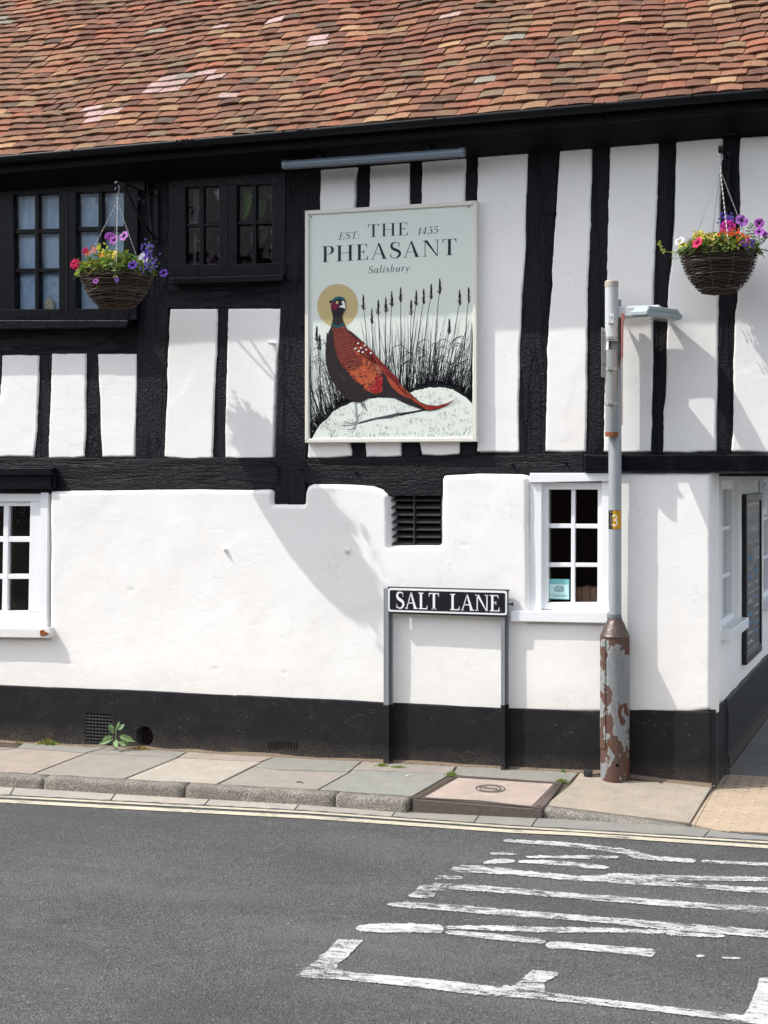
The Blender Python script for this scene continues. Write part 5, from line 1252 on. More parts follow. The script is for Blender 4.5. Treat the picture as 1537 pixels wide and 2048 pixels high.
# =================================================================== HANGING BASKETS
WICK = mat_attr('dark_wicker', .7, .3, 0, .5); CHM = plain('zinc_chain', (.30, .30, .30), .4, .4, .5, .1, 60)
def basket(name, hx, hook_y, rimy, cx, d, R0, hgt, botR, label, seed, chains):
    rd = random.Random(seed); Y = -d
    hk = W(hx, hook_y, Y); rc_ = W(cx, rimy, Y); X = rc_.x; zr = rc_.z
    root = empty(name, (X, Y, zr), label, 'hanging basket', 'hanging flower baskets on the pub front')
    m = MB(); rows = 25; nseg = 100; st_n = 22
    def prof(t):                              # t 0 rim .. 1 bottom
        return botR + (R0 - botR) * math.sqrt(max(0, 1 - (t * .98) ** 2.1)) if 0 else R0 + (botR - R0) * (.25 * t + .75 * t ** 2.6)
    for k in range(rows):
        t = (k + .4) / rows; r_ = prof(t); z = zr - hgt * t; v = []
        base = rd.choice([(.045, .032, .027), (.065, .046, .038), (.035, .026, .022), (.14, .105, .085), (.024, .019, .017), (.09, .066, .052)])
        w_ = hgt / rows * .62; ph = rd.uniform(0, 6); n5 = 5; amp = .0055
        for i in range(nseg):
            a = 2 * math.pi * i / nseg; rr_ = r_ + amp * math.sin(a * st_n / 1 * .5 * 1 + math.pi * k) + .0015 * math.sin(a * 5 + ph); zz_ = z + .0022 * math.sin(a * 3 + ph) + .002 * math.sin(a * 7 + ph * 2)
            for q in range(n5):
                b_ = 2 * math.pi * q / n5; v.append((X + (rr_ + w_ * .55 * math.cos(b_)) * math.cos(a), Y + (rr_ + w_ * .55 * math.cos(b_)) * math.sin(a), zz_ + w_ * .5 * math.sin(b_)))
        n0 = len(m.v); m.v += v
        for i in range(nseg):
            i2 = (i + 1) % nseg; cc = tuple(c * (.8 + 1.2 * vn(i * .13, k * 7.7, seed)) for c in base)
            for q in range(n5): q2 = (q + 1) % n5; m.f.append((n0 + i * n5 + q, n0 + i2 * n5 + q, n0 + i2 * n5 + q2, n0 + i * n5 + q2)); m.c.append(cc)
    bo = m.build('wicker_bowl', WICK, root, smooth=True, col=True)
    m = MB(); m.lathe((X, Y, zr), [(botR * .6, -hgt * 1.01), (botR, -hgt)] + [(prof(t) - .008, -hgt * t) for t in (.9, .7, .5, .3, .1, .0)] + [(.01, -.012)], 40, (.06, .035, .02)); m.build('liner', plain('coir_liner', (.05, .028, .016), .95, .1, 0, .4, 90, .004), bo)
    m = MB()                                  # rim plait and thin wire stakes outside
    m.tube([(X + (R0 + .004) * math.cos(a), Y + (R0 + .004) * math.sin(a), zr + .001 + .002 * math.sin(a * 20)) for a in [2 * math.pi * i / 90 for i in range(91)]], .0055, 6, (.05, .035, .028))
    for k in range(10):
        a = 2 * math.pi * (k + .35) / 10; m.tube([(X + (prof(t) + .009) * math.cos(a), Y + (prof(t) + .009) * math.sin(a), zr - hgt * t) for t in [i / 10 * .95 for i in range(11)]], .0011, 4, (.16, .14, .12))
    m.build('rim_and_stakes', WICK, bo, col=True)
    # chains
    top = Vector((hk.x, Y, hk.z - .085))
    for a in chains:
        e = Vector((X + R0 * .96 * math.cos(a), Y + R0 * .96 * math.sin(a), zr + .003)); dv = e - top; Ln = dv.length; dn = dv.normalized(); s1 = dn.orthogonal().normalized(); s2 = dn.cross(s1); n = int(Ln / .0135); m = MB()
        for k in range(n):
            c_ = top + dn * (k + .5) * Ln / n; sd = s1 if k % 2 else s2; hl = Ln / n * .66
            m.tube([c_ + dn * hl * math.cos(q) + sd * .0026 * math.sin(q) for q in [2 * math.pi * i / 8 for i in range(9)]], .0009, 4, cap=False)
        m.build('chain', CHM, root)
    m = MB(); pts = []
    for i in range(17): t = i / 16 * math.pi * 1.25 - .35; pts.append((hk.x + .013 * math.cos(t), Y, hk.z - .014 + .013 * math.sin(t)))
    pts = pts[::-1] + [(hk.x + .011, Y, hk.z - .03), (hk.x + .002, Y, hk.z - .05), (hk.x - .001, Y, hk.z - .065), (hk.x - .006, Y, hk.z - .078), (hk.x, Y, hk.z - .087), (hk.x + .006, Y, hk.z - .078), (hk.x + .001, Y, hk.z - .066)]
    m.tube(pts, .0024, 7); m.build('hook', CHM, root, smooth=True)
    return root, X, Y, zr, R0
def leaf(m, p, dr_, nrm, L_, w_, c, bend=.25):
    dr_ = dr_.normalized(); s_ = dr_.cross(nrm)
    if s_.length < 1e-4: s_ = dr_.orthogonal()
    s_.normalize(); n_ = s_.cross(dr_)
    pts = [p, p + dr_ * L_ * .3 + s_ * w_ * .42 + n_ * L_ * .03, p + dr_ * L_ * .62 + s_ * w_ * .45 - n_ * L_ * bend * .35, p + dr_ * L_ - n_ * L_ * bend, p + dr_ * L_ * .62 - s_ * w_ * .45 - n_ * L_ * bend * .35, p + dr_ * L_ * .3 - s_ * w_ * .42 + n_ * L_ * .03,
           p + dr_ * L_ * .3 - n_ * L_ * .05, p + dr_ * L_ * .62 - n_ * L_ * (bend * .35 + .06)]
    m.add(pts, [(0, 1, 6), (0, 6, 5), (1, 2, 7, 6), (6, 7, 4, 5), (2, 3, 7), (7, 3, 4)], c)
GREENS = [(.19, .27, .04), (.13, .22, .04), (.25, .33, .05), (.09, .17, .04), (.06, .13, .035), (.17, .26, .09), (.30, .34, .05)]
def foliage(root, X, Y, zr, R0, seed, lime=0, n=1100, dome=.07):
    rd = random.Random(seed); m = MB()
    for i in range(n):
        a = rd.uniform(0, 2 * math.pi); q = math.sqrt(rd.uniform(0, 1)) * 1.04; hz = dome * (1 - q * q) * rd.uniform(.3, 1.5) + rd.uniform(-.004, .02)
        p = Vector((X + R0 * q * math.cos(a), Y + R0 * q * math.sin(a), zr + hz))
        d_ = Vector((math.cos(a) * rd.uniform(0, 1) + rd.gauss(0, .5), math.sin(a) * rd.uniform(0, 1) + rd.gauss(0, .5), rd.uniform(-.3, .9) - (.6 if q > .95 else 0)))
        cx = math.cos(a) * q
        g_ = rd.choice(GREENS[:3] + GREENS[6:] if (cx < .2 if lime == 0 else rd.random() < .4) and rd.random() < .65 else GREENS)
        L_ = rd.uniform(.020, .042); leaf(m, p, d_, Vector((rd.gauss(0, .4), rd.gauss(0, .4), 1)), L_, L_ * rd.uniform(.45, .85), tuple(c * rd.uniform(.75, 1.2) for c in g_))
    for i in range(46):                       # sprigs spilling over and standing up
        a = rd.uniform(0, 2 * math.pi); up = rd.random() < .45; p = Vector((X + R0 * .93 * math.cos(a), Y + R0 * .93 * math.sin(a), zr + .01)); Ls = rd.uniform(.03, .075)
        out = Vector((math.cos(a), math.sin(a), 0)); pts = []
        for k in range(6):
            t = k / 5; pts.append(p + out * Ls * t * (.5 if up else .7) + Vector((0, 0, (Ls * t * 1.0 if up else Ls * (.35 * t - 1.0 * t * t)))))
        m.tube(pts, .001, 4, (.14, .2, .06))
        for k in range(1, 6):
            for s_ in (-1, 1): leaf(m, pts[k], Vector((out.y * s_ + out.x * .4, -out.x * s_ + out.y * .4, .25)), Vector((0, 0, 1)), rd.uniform(.012, .022), .009, rd.choice(GREENS))
    return m
def bloom(root, p, nrm, r_, c, thr, seed, name='petunia', ruffle=.12, lobes=5, layers=1):
    """trumpet flower: ruffled limb round a dark throat"""
    rd = random.Random(seed); nrm = Vector(nrm).normalized(); a_ = nrm.orthogonal().normalized(); b_ = nrm.cross(a_); m = MB(); n = 30
    for ly in range(layers):
        rr_ = r_ * (1 - .26 * ly); off = nrm * (.004 * ly); v = [p + off - nrm * r_ * .55]; cols = []
        rings = [(.16, -.30), (.30, -.08), (.62, .03), (1.0, 0)]; ph = rd.uniform(0, 6)
        for t, h in rings:
            for k in range(n):
                q = 2 * math.pi * k / n + ph; e = t * (1 - .10 * (1 - abs(math.cos(q * lobes / 2))) * (t > .5) + .03 * math.sin(q * 9 + ph) * (t > .5)); hh = h + (ruffle * math.sin(q * lobes + ph) + ruffle * .5 * math.sin(q * 11 + 2)) * (t > .5) * t
                v.append(p + off + (a_ * math.cos(q) + b_ * math.sin(q)) * rr_ * e + nrm * rr_ * hh)
        for k in range(n): m_ = (0, 1 + (k + 1) % n, 1 + k); cols.append(m_)
        n0 = len(m.v); m.v += v
        for f_ in cols: m.f.append(tuple(i + n0 for i in f_)); m.c.append(thr)
        for j in range(3):
            for k in range(n):
                k2 = (k + 1) % n; m.f.append(tuple(i + n0 for i in (1 + j * n + k, 1 + j * n + k2, 1 + (j + 1) * n + k2, 1 + (j + 1) * n + k)))
                vein = .75 if k % 6 == 0 else 1; m.c.append(tuple(x * vein * (.62 if j == 1 else 1) for x in (thr if j == 0 else c)))
    m.tube([p - nrm * r_ * .5, p - nrm * r_ * .9 + Vector((0, 0, -.01)), p - nrm * r_ * 1.1 + Vector((0, 0, -.03))], .0016, 5, (.10, .17, .05))
    return m.build(name, PETAL, root, smooth=True, col=True)
def stem(root, p, q): 
    m = MB(); mid = (p + q) / 2 + Vector((.006, 0, .01)); m.tube([p, mid, q], .0012, 5, (.12, .19, .06)); 
    for t in (.3, .55, .8): leaf(m, p + (q - p) * t, Vector((random.choice((-1, 1)), -.4, .3)), Vector((0, 0, 1)), .016, .008, random.choice(GREENS))
    m.build('flower_stem', LEAF, root, col=True)
PUR = (.42, .10, .46); MAG = (.55, .03, .28); PNK = (.72, .03, .13); ORG = (.80, .16, .02); YEL = (.80, .66, .12); WHI = (.80, .78, .80); VIO = (.09, .03, .30); BLU = (.14, .08, .50); THR = (.06, .01, .10)
def dress(root, X, Y, zr, R0, fl, seed):
    rd = random.Random(seed)
    for i, (px, py, dy, rad, c, th_, kind) in enumerate(fl):
        rad *= 1.2; dy -= .05 if py < 500 and dy > -.2 else .02
        p = W(px, py, Y + dy); nm = Vector((rd.gauss(0, .25), -1 + rd.gauss(0, .1), .45 + rd.gauss(0, .2)))
        if kind == 'p': bloom(root, p, nm, rad, c, th_, seed * 50 + i)
        elif kind == 'd': bloom(root, p, nm, rad, c, th_, seed * 50 + i, 'double_petunia', .22, 7, 3)
        elif kind == 'm':                     # tight little head of florets
            m = MB()
            for k in range(26):
                q = rd.uniform(0, 6.28); e = math.sqrt(rd.random()) * rad; pp = p + Vector((math.cos(q) * e, -.35 * (rad - e) + rd.gauss(0, .002), math.sin(q) * e * .85)); leaf(m, pp, Vector((math.cos(q), -.6, math.sin(q) + .3)), Vector((0, -1, .3)), rad * .55, rad * .42, tuple(x * rd.uniform(.7, 1.25) for x in c))
            m.build('flower_head', PETAL, root, col=True)
        elif kind == 'l':                     # lobelia spray
            m = MB()
            for k in range(22):
                pp = p + Vector((rd.gauss(0, rad), rd.gauss(0, rad * .6), rd.gauss(0, rad * .8)))
                for w__ in range(5): q = w__ * 1.25 + k; leaf(m, pp, Vector((math.cos(q), -.3, math.sin(q))), Vector((0, -1, .2)), .007, .005, tuple(x * rd.uniform(.6, 1.3) for x in c))
            for k in range(6): leaf(m, p + Vector((rd.gauss(0, rad), .004, rd.gauss(0, rad))), Vector((rd.gauss(0, 1), -.2, rd.gauss(0, 1))), Vector((0, -1, 0)), .016, .006, rd.choice(GREENS))
            m.build('lobelia_spray', PETAL, root, col=True)
        if kind in 'pd' and py < 480: stem(root, Vector((p.x * .6 + X * .4, Y + dy * .6, zr + .02)), p - Vector((0, -.01, .02)))
h4 = [R(200), R(262), R(330), R(100)]
b1, X, Y, zr, R0 = basket('hanging_basket', 235, 373, 545, 233, .50, .203, .205, .085, 'wicker flower basket on the left, hanging before the blue grey window', 1, [R(218), R(299), R(345), R(128)])
foliage(b1, X, Y, zr, R0, 4).build('foliage', LEAF, b1, col=True)
dress(b1, X, Y, zr, R0, [(220, 473, .03, .026, PUR, THR, 'd'), (228, 480, -.02, .024, PUR, THR, 'p'), (248, 472, -.04, .026, (.52, .20, .58), THR, 'p'), (151, 528, -.05, .028, PNK, (.3, .0, .04), 'd'), (171, 502, .03, .019, (.62, .04, .16), (.3, 0, .05), 'd'),
    (177, 507, -.02, .013, ORG, ORG, 'm'), (187, 500, .0, .016, (.85, .22, .10), ORG, 'm'), (205, 510, -.1, .010, ORG, ORG, 'm'), (230, 509, -.1, .022, YEL, (.5, .35, .03), 'd'), (206, 497, .05, .024, (.62, .60, .06), ORG, 'm'), (214, 507, -.05, .020, (.62, .60, .08), ORG, 'm'),
    (284, 513, -.04, .020, WHI, VIO, 'd'), (290, 518, -.08, .014, WHI, WHI, 'm'), (266, 530, -.15, .024, VIO, (.02, 0, .05), 'p'), (296, 527, -.1, .024, BLU, BLU, 'l'), (302, 522, -.03, .020, BLU, BLU, 'l'), (296, 493, .05, .014, BLU, BLU, 'l'), (293, 506, .02, .012, BLU, BLU, 'l'),
    (328, 546, -.02, .022, VIO, (.02, 0, .05), 'p'), (192, 562, -.215, .014, PUR, THR, 'p'), (234, 560, -.235, .011, (.25, .12, .5), THR, 'p')], 1)
b2, X2, Y2, zr2, R2 = basket('hanging_basket', 1441, 307, 503, 1438, .31, .190, .215, .078, 'wicker flower basket on the right, hanging above the lamp arm', 2, [R(230), R(293), R(335), R(112)])
foliage(b2, X2, Y2, zr2, R2, 9, 1, 1000, .055).build('foliage', LEAF, b2, col=True)
dress(b2, X2, Y2, zr2, R2, [(1484, 441, .0, .029, (.50, .16, .60), THR, 'p'), (1456, 454, -.03, .033, (.62, .04, .34), THR, 'd'), (1448, 462, .02, .016, (.8, .08, .03), ORG, 'm'), (1448, 471, -.08, .020, ORG, ORG, 'm'), (1470, 463, -.05, .017, (.85, .10, .02), ORG, 'm'), (1487, 481, -.08, .024, ORG, ORG, 'm'), (1480, 472, -.03, .014, ORG, ORG, 'm'),
    (1399, 473, -.06, .030, YEL, (.6, .45, .05), 'd'), (1395, 485, -.16, .026, PNK, (.3, 0, .03), 'p'), (1360, 482, -.02, .023, WHI, (.6, .6, .3), 'p'), (1366, 491, -.06, .014, YEL, YEL, 'm'), (1425, 474, -.12, .018, (.75, .6, .2), YEL, 'm'),
    (1519, 446, .0, .022, PUR, THR, 'p'), (1519, 463, -.03, .022, (.48, .14, .56), THR, 'p'), (1530, 468, .02, .015, PUR, THR, 'p'), (1453, 438, .02, .014, BLU, BLU, 'l'), (1461, 440, .03, .010, BLU, BLU, 'l'), (1496, 486, -.12, .012, VIO, VIO, 'l')], 2)
# long trailing shoot to the left and wispy ones to the right of the right-hand basket
m = MB(); tp_ = [W(a, b_, Y2 - .05) for a, b_ in ((1365, 506), (1345, 505), (1330, 503), (1322, 497), (1320, 490), (1322, 486))]; m.tube(tp_, .0018, 5, (.25, .3, .06))
for p in tp_[1:]:
    for k in range(3): leaf(m, p, Vector((random.gauss(0, 1), -.5, random.gauss(0, 1))), Vector((0, -1, .3)), .017, .011, (.32, .40, .07))
m.tube([W(a, b_, Y2 - .05) for a, b_ in ((1362, 511), (1355, 518), (1347, 518), (1341, 512))], .0015, 5, (.25, .3, .06))
for pts in (((1490, 500), (1505, 485), (1508, 465), (1518, 452)), ((1500, 500), (1518, 492), (1530, 478), (1537, 474)), ((1505, 503), (1525, 500), (1545, 505)), ((1495, 480), (1498, 460), (1508, 447))):
    q = [W(a, b_, Y2 - .02) for a, b_ in pts]; m.tube(q, .0014, 5, (.12, .19, .07))
    for i in range(len(q) - 1):
        for t in (.2, .5, .8):
            p = q[i] + (q[i + 1] - q[i]) * t
            for s_ in (-1, 1): leaf(m, p, Vector((s_, -.3, .6)), Vector((0, -1, .3)), .018, .008, random.choice([(.12, .20, .08), (.17, .25, .10), (.10, .16, .07)]))
m.build('trailing_shoots', LEAF, b2, col=True)
m = MB(); wires = [W(a, b_, -.6) for a, b_ in ((186, 505), (185, 525), (186, 545), (180, 562))]; m.tube(wires, .0012, 4, (.2, .3, .1)); w2_ = [W(a, b_, -.71) for a, b_ in ((222, 527), (228, 540), (232, 552))]; m.tube(w2_, .0012, 4, (.3, .35, .1))
for p in wires + w2_:
    for s_ in (-1, 1): leaf(m, p, Vector((s_, -.5, -.3)), Vector((0, -1, .4)), .018, .008, (.24, .30, .10))
m.build('trailing_shoots', LEAF, b1, col=True)
# brackets
def bracket(hx, hy, d, zoff, label, arm2=True):
    hk = W(hx, hy, -d); r_ = empty('basket_bracket', (hk.x, -.03, hk.z), label, 'bracket', 'iron basket brackets')
    m = MB(); ph = [(hk.x, -.03, hk.z + .035), (hk.x, -d + .03, hk.z + .045)]
    for i in range(11): t = R(90 + 270 * i / 10); ph.append((hk.x, -d + .018 * math.cos(t), hk.z + .027 + .018 * math.sin(t)))
    v = MB(); 
    def bar(pts, w_, th_):
        for i in range(len(pts) - 1):
            a = Vector(pts[i]); b_ = Vector(pts[i + 1]); t = (b_ - a).normalized(); n_ = Vector((1, 0, 0)); k = t.cross(n_).normalized()
            v.add([a - n_ * w_ / 2 - k * th_ / 2, a + n_ * w_ / 2 - k * th_ / 2, a + n_ * w_ / 2 + k * th_ / 2, a - n_ * w_ / 2 + k * th_ / 2, b_ - n_ * w_ / 2 - k * th_ / 2, b_ + n_ * w_ / 2 - k * th_ / 2, b_ + n_ * w_ / 2 + k * th_ / 2, b_ - n_ * w_ / 2 + k * th_ / 2],
                  [(0, 1, 5, 4), (1, 2, 6, 5), (2, 3, 7, 6), (3, 0, 4, 7), (0, 3, 2, 1), (4, 5, 6, 7)])
    bar(ph, .016, .004); v.build('arm', GB, r_)
    v = MB(); bar([(hk.x, -d + .09, hk.z + .035), (hk.x, -d * .62, hk.z - .06), (hk.x, -d * .35, hk.z - .16), (hk.x, -.03, hk.z - .22)], .014, .004); v.build('brace', GB, r_)
    v = MB(); v.box(hk.x - .014, hk.x + .014, -.032, -.024, hk.z - .25, hk.z + .07); v.build('wall_plate', GB, r_)
    v = MB(); pts = []
    for i in range(13): t = R(-90 + 300 * i / 12); pts.append((hk.x, -d * .42 + .03 * math.cos(t), hk.z - .02 + .03 * math.sin(t)))
    bar(pts, .014, .003); v.build('scroll', GB, r_); return r_
bracket(235, 378, .50, 0, 'black iron bracket holding the left flower basket'); bracket(1441, 309, .31, 0, 'black iron bracket holding the right flower basket, above the lamp arm')

# =================================================================== WALL FITTINGS (bits of old pipe and screws)
m = None
for k, (px, py, y, lab) in enumerate(((543, 687, -.03, 'white pipe stub in the panel left of the big post'), (450, 1099, -.055, 'painted screw in white wall below the long beam'), (693, 1101, -.055, 'painted screw in white wall left of the louvre vent'))):
    p = W(px, py, y); r_ = MB()
    if k == 0:
        r_.tube([(p.x + .02, y + .01, p.z), (p.x - .006, y - .022, p.z)], .010, 12); o = r_.build('pipe_stub', WHITEP); v = MB(); v.tube([(p.x - .0062, y - .0225, p.z), (p.x - .0068, y - .023, p.z)], .006, 10); v.build('bore', DARK, o)
        tag(o, lab, 'pipe')
    else:
        r_.tube([(p.x, y + .01, p.z), (p.x, y - .010, p.z)], .012, 7); r_.tube([(p.x, y - .008, p.z), (p.x, y - .018, p.z)], .006, 6); o = r_.build('wall_fixing', PL); tag(o, lab, 'screw')

# =================================================================== MANHOLE COVER
z0_ = -.0
mp_ = [(911, 1554), (1126, 1567.5), (1083, 1621), (826, 1600)]
q = [P(a, b_) for a, b_ in mp_]
def hz(p, l): return Vector((p.x, p.y, hpave(p.x, p.y) + l))
mc = empty('manhole_cover', q[0], 'square pavement access cover with pink concrete infill and ribbed brown iron frame', 'manhole cover')
BR = plain('brown_cast_iron', (.125, .10, .085), .6, .4, .2, .4, 70, .003)
m = MB(); m.ext([hz(p, .003) for p in q], Vector((0, 0, -.09))); 
fb = [P(826, 1600), P(1083, 1621)]
m.build('iron_frame', BR, mc, bevel=.002)
def bl(u, v_):
    a = q[0] * (1 - u) + q[1] * u; b_ = q[3] * (1 - u) + q[2] * u; return a * (1 - v_) + b_ * v_
m = MB(); m.ext([hz(bl(u, v_), .007) for u, v_ in ((.055, .075), (.93, .075), (.91, .90), (.065, .90))], Vector((0, 0, -.01)), (.40, .32, .275)); m.build('concrete_infill', SLAB, mc, col=True)
m = MB()
for i in range(46):
    for v_ in (.03, .935):
        u0 = i / 46; a = hz(bl(u0 + .003, v_), .004); b_ = hz(bl(u0 + .015, v_), .004); c_ = hz(bl(u0 + .015, v_ + .045), .004); d_ = hz(bl(u0 + .003, v_ + .045), .004); m.ext([a, b_, c_, d_], Vector((0, 0, .005)))
for i in range(34):
    for u0 in (.006, .026, .945, .965, .985):
        v0 = i / 34; a = hz(bl(u0, v0 + .004), .004); b_ = hz(bl(u0 + .012, v0 + .004), .004); c_ = hz(bl(u0 + .012, v0 + .02), .004); d_ = hz(bl(u0, v0 + .02), .004); m.ext([a, b_, c_, d_], Vector((0, 0, .005)))
m.build('ribs', BR, mc)
m = MB()
cc = P(981, 1579.6)
for r0, r1 in ((.052, .058), (.072, .078)):
    for k in range(28):
        t0 = 2 * math.pi * k / 28; t1 = 2 * math.pi * (k + 1) / 28
        m.ext([hz(cc + Vector((r_ * math.cos(t), r_ * math.sin(t), 0)), .0075) for r_, t in ((r0, t0), (r1, t0), (r1, t1), (r0, t1))], Vector((0, 0, .002)))
for k in range(9): x = -.035 + k * .0085; m.ext([hz(cc + Vector((x + dx, dy_, 0)), .0075) for dx, dy_ in ((0, -.012), (.004, -.012), (.004, .012), (0, .012))], Vector((0, 0, .002)))
m.build('badge', plain('dark_cast_badge', (.10, .085, .075), .6), mc)

# =================================================================== BLACKBOARD ON THE SIDE WALL
xb = XC + .03
by0 = S(1494, 1200, xb).y; by1 = S(1525, 1200, xb).y; bz1 = (S(1490, 985, xb).z + S(1524, 989, xb).z) / 2; bz0 = (S(1490, 1331, xb).z + S(1524, 1305, xb).z) / 2
bb = empty('blackboard', (XC, by0, bz0), 'tall black framed chalk menu board on the side wall round the corner', 'blackboard')
m = MB(); fw_ = .05
m.box(XC + .004, xb, by0, by1, bz1 - fw_, bz1); m.box(XC + .004, xb, by0, by1, bz0, bz0 + fw_); m.box(XC + .004, xb, by0, by0 + fw_, bz0 + fw_, bz1 - fw_); m.box(XC + .004, xb, by1 - fw_, by1, bz0 + fw_, bz1 - fw_); m.build('frame', plain('black_frame', (.010, .010, .012), .4), bb, bevel=.004)
m = MB(); m.box(XC + .004, XC + .02, by0 + .03, by1 - .03, bz0 + .03, bz1 - .03); m.build('board', plain('slate_board', (.045, .043, .042), .35, .5, 0, .2, 12), bb)
CHK = plain('chalk', (.62, .64, .64), .9, .1, 0, .2, 60); CHB = plain('blue_chalk', (.30, .45, .60), .9, .1, 0, .2, 60)
bw = by1 - by0; bh = bz1 - bz0; m = MB(); mb2 = MB()
def chalk(mm, s, u, v_, wdt, hgt):
    vv, ff = font_mesh(s, 1.0)
    if not vv: return
    x0 = min(p[0] for p in vv); x1 = max(p[0] for p in vv); y0 = min(p[1] for p in vv); y1 = max(p[1] for p in vv)
    mm.add([(XC + .0212, by0 + bw * (u + wdt * (p[0] - x0) / (x1 - x0)), bz0 + bh * (v_ + hgt * (p[1] - y0) / (y1 - y0))) for p in vv], ff)
chalk(m, "WHAT'S ON AT", .14, .845, .72, .05); chalk(m, 'THE PHEASANT', .14, .765, .72, .048); chalk(m, 'QUIZ', .54, .58, .34, .085)
def cl(mm, u0, v0, u1, v1, t=.004):
    mm.add([(XC + .0212, by0 + bw * u0, bz0 + bh * v0), (XC + .0212, by0 + bw * u1, bz0 + bh * v1), (XC + .0212, by0 + bw * u1, bz0 + bh * v1 + t), (XC + .0212, by0 + bw * u0, bz0 + bh * v0 + t)], [(0, 1, 2, 3)])
cl(m, .12, .935, .88, .935); cl(m, .12, .405, .9, .405); cl(m, .12, .06, .88, .06); cl(m, .5, .06, .505, .06)
m.add([(XC + .0212, by0 + bw * u, bz0 + bh * v_) for u, v_ in ((.497, .06), (.505, .06), (.505, .70), (.497, .70))], [(0, 1, 2, 3)])
rd = random.Random(4)
def squig(mm, u, v_, wd, ht):
    n = int(wd * 40); pts = []
    for i in range(n + 1): pts.append((XC + .0214, by0 + bw * (u + wd * i / n), bz0 + bh * (v_ + ht * (.5 + .5 * math.sin(i * 2.1)) * rd.uniform(.6, 1))))
    mm.tube(pts, .0022, 4)
for u, v_, wd, ht, blu in ((.15, .70, .3, .02, 0), (.55, .70, .3, .015, 0), (.14, .59, .3, .05, 1), (.16, .545, .26, .012, 0), (.14, .485, .3, .045, 1), (.15, .45, .26, .02, 0), (.58, .50, .28, .06, 1), (.6, .44, .2, .03, 0),
                      (.15, .34, .28, .04, 0), (.55, .355, .3, .02, 1), (.14, .26, .3, .05, 1), (.56, .30, .28, .02, 0), (.15, .21, .28, .035, 1), (.57, .25, .24, .02, 0), (.15, .16, .28, .02, 0), (.56, .19, .3, .035, 1), (.14, .10, .3, .03, 0), (.58, .14, .22, .03, 1)): squig(mb2 if blu else m, u, v_, wd, ht)
m.build('chalk_writing', CHK, bb); mb2.build('blue_chalk_writing', CHB, bb)
# sticker lettering and finish
vv, ff = font_mesh('Tripadvisor', 1.0); x0 = min(p[0] for p in vv); x1 = max(p[0] for p in vv)
for f_ in ff:
    pass
pa = W(1103, 1193, yq - .0012); pb = W(1135, 1193.5, yq - .0012); sc_ = (pb.x - pa.x) / (x1 - x0)
STK.add([(pa.x + (p[0] - x0) * sc_, yq - .0012, pa.z + p[1] * sc_ * 1.15) for p in vv], ff, (.10, .22, .22))
so = STK.build('window_sticker', mat_attr('sticker_print', .4, .3, 0, 0), None, col=True); tag(so, 'pale turquoise sticker with an owl face inside the bottom left pane', 'sticker')
# boxes behind the glass, tied with string
for k, (x0, x1, yt) in enumerate(((1150.5, 1163.5, 1176), (1165, 1180, 1173.5), (1181.5, 1198, 1175))):
    m = MB(); m.prism([(x0, yt), (x1, yt), (x1, 1209), (x0, 1209)], .075, .16); o = m.build('cardboard_box', plain('brown_card', (.42, .25, .16), .8, .2, 0, .08, 40), None, bevel=.002)
    tag(o, ['brown box behind the bottom right pane, nearest the glazing bar', 'middle brown box behind the bottom right pane', 'brown box behind the bottom right pane, nearest the lamp post'][k], 'box', 'brown boxes inside the small window')
    m = MB(); xm = (x0 + x1) / 2 + 2; m.tube([W(xm - 3, yt - 4, .072), W(xm, yt + 4, .072), W(xm, 1208, .072)], .0012, 4); m.tube([W(xm + 3, yt - 4, .0725), W(xm, yt + 4, .0725)], .0012, 4); m.build('string', plain('string', (.55, .42, .30), .8), o)
# houseplant behind the old glass
hp = empty('houseplant', W(500, 540, .10), 'houseplant with broad pointed leaves behind the dark window', 'plant')
def bigleaf(pts, c, y, nm='leaf'):
    m = MB(); a = [W(px, py, y + (.015 if i % 2 else 0)) for i, (px, py) in enumerate(pts)]; m.add(a, [tuple(range(len(a)))], c); m.tube([a[0], sum(a, Vector()) / len(a), a[len(a) // 2]], .0015, 4, tuple(x * .7 for x in c)); m.build(nm, LEAF, hp, col=True)
def lf(x0, y0, x1, y1, wd): # pointed leaf outline
    d_ = Vector((x1 - x0, y1 - y0)); n_ = Vector((-d_.y, d_.x)).normalized() * wd; o_ = []
    for t, k in ((0, .1), (.25, .8), (.5, 1), (.75, .75), (1, 0)): o_.append((x0 + d_.x * t + n_.x * k, y0 + d_.y * t + n_.y * k))
    for t, k in ((.75, .75), (.5, 1), (.25, .8)): o_.append((x0 + d_.x * t - n_.x * k, y0 + d_.y * t - n_.y * k))
    return o_
bigleaf(lf(496, 374, 489, 440, 11), (.20, .42, .04), .05)
for a in ((522, 372, 546, 402, 7), (478, 372, 470, 405, 5), (528, 390, 520, 440, 9), (376, 446, 398, 425, 7), (535, 450, 522, 490, 7), (516, 440, 530, 470, 5)): bigleaf(lf(*a), (.10, .20, .04), .075)
m = MB(); m.tube([W(505, 362, .09), W(512, 430, .09), W(508, 500, .09), W(510, 545, .09)], .005, 6); m.build('plant_stem', plain('brown_stem', (.12, .07, .03), .8), hp)

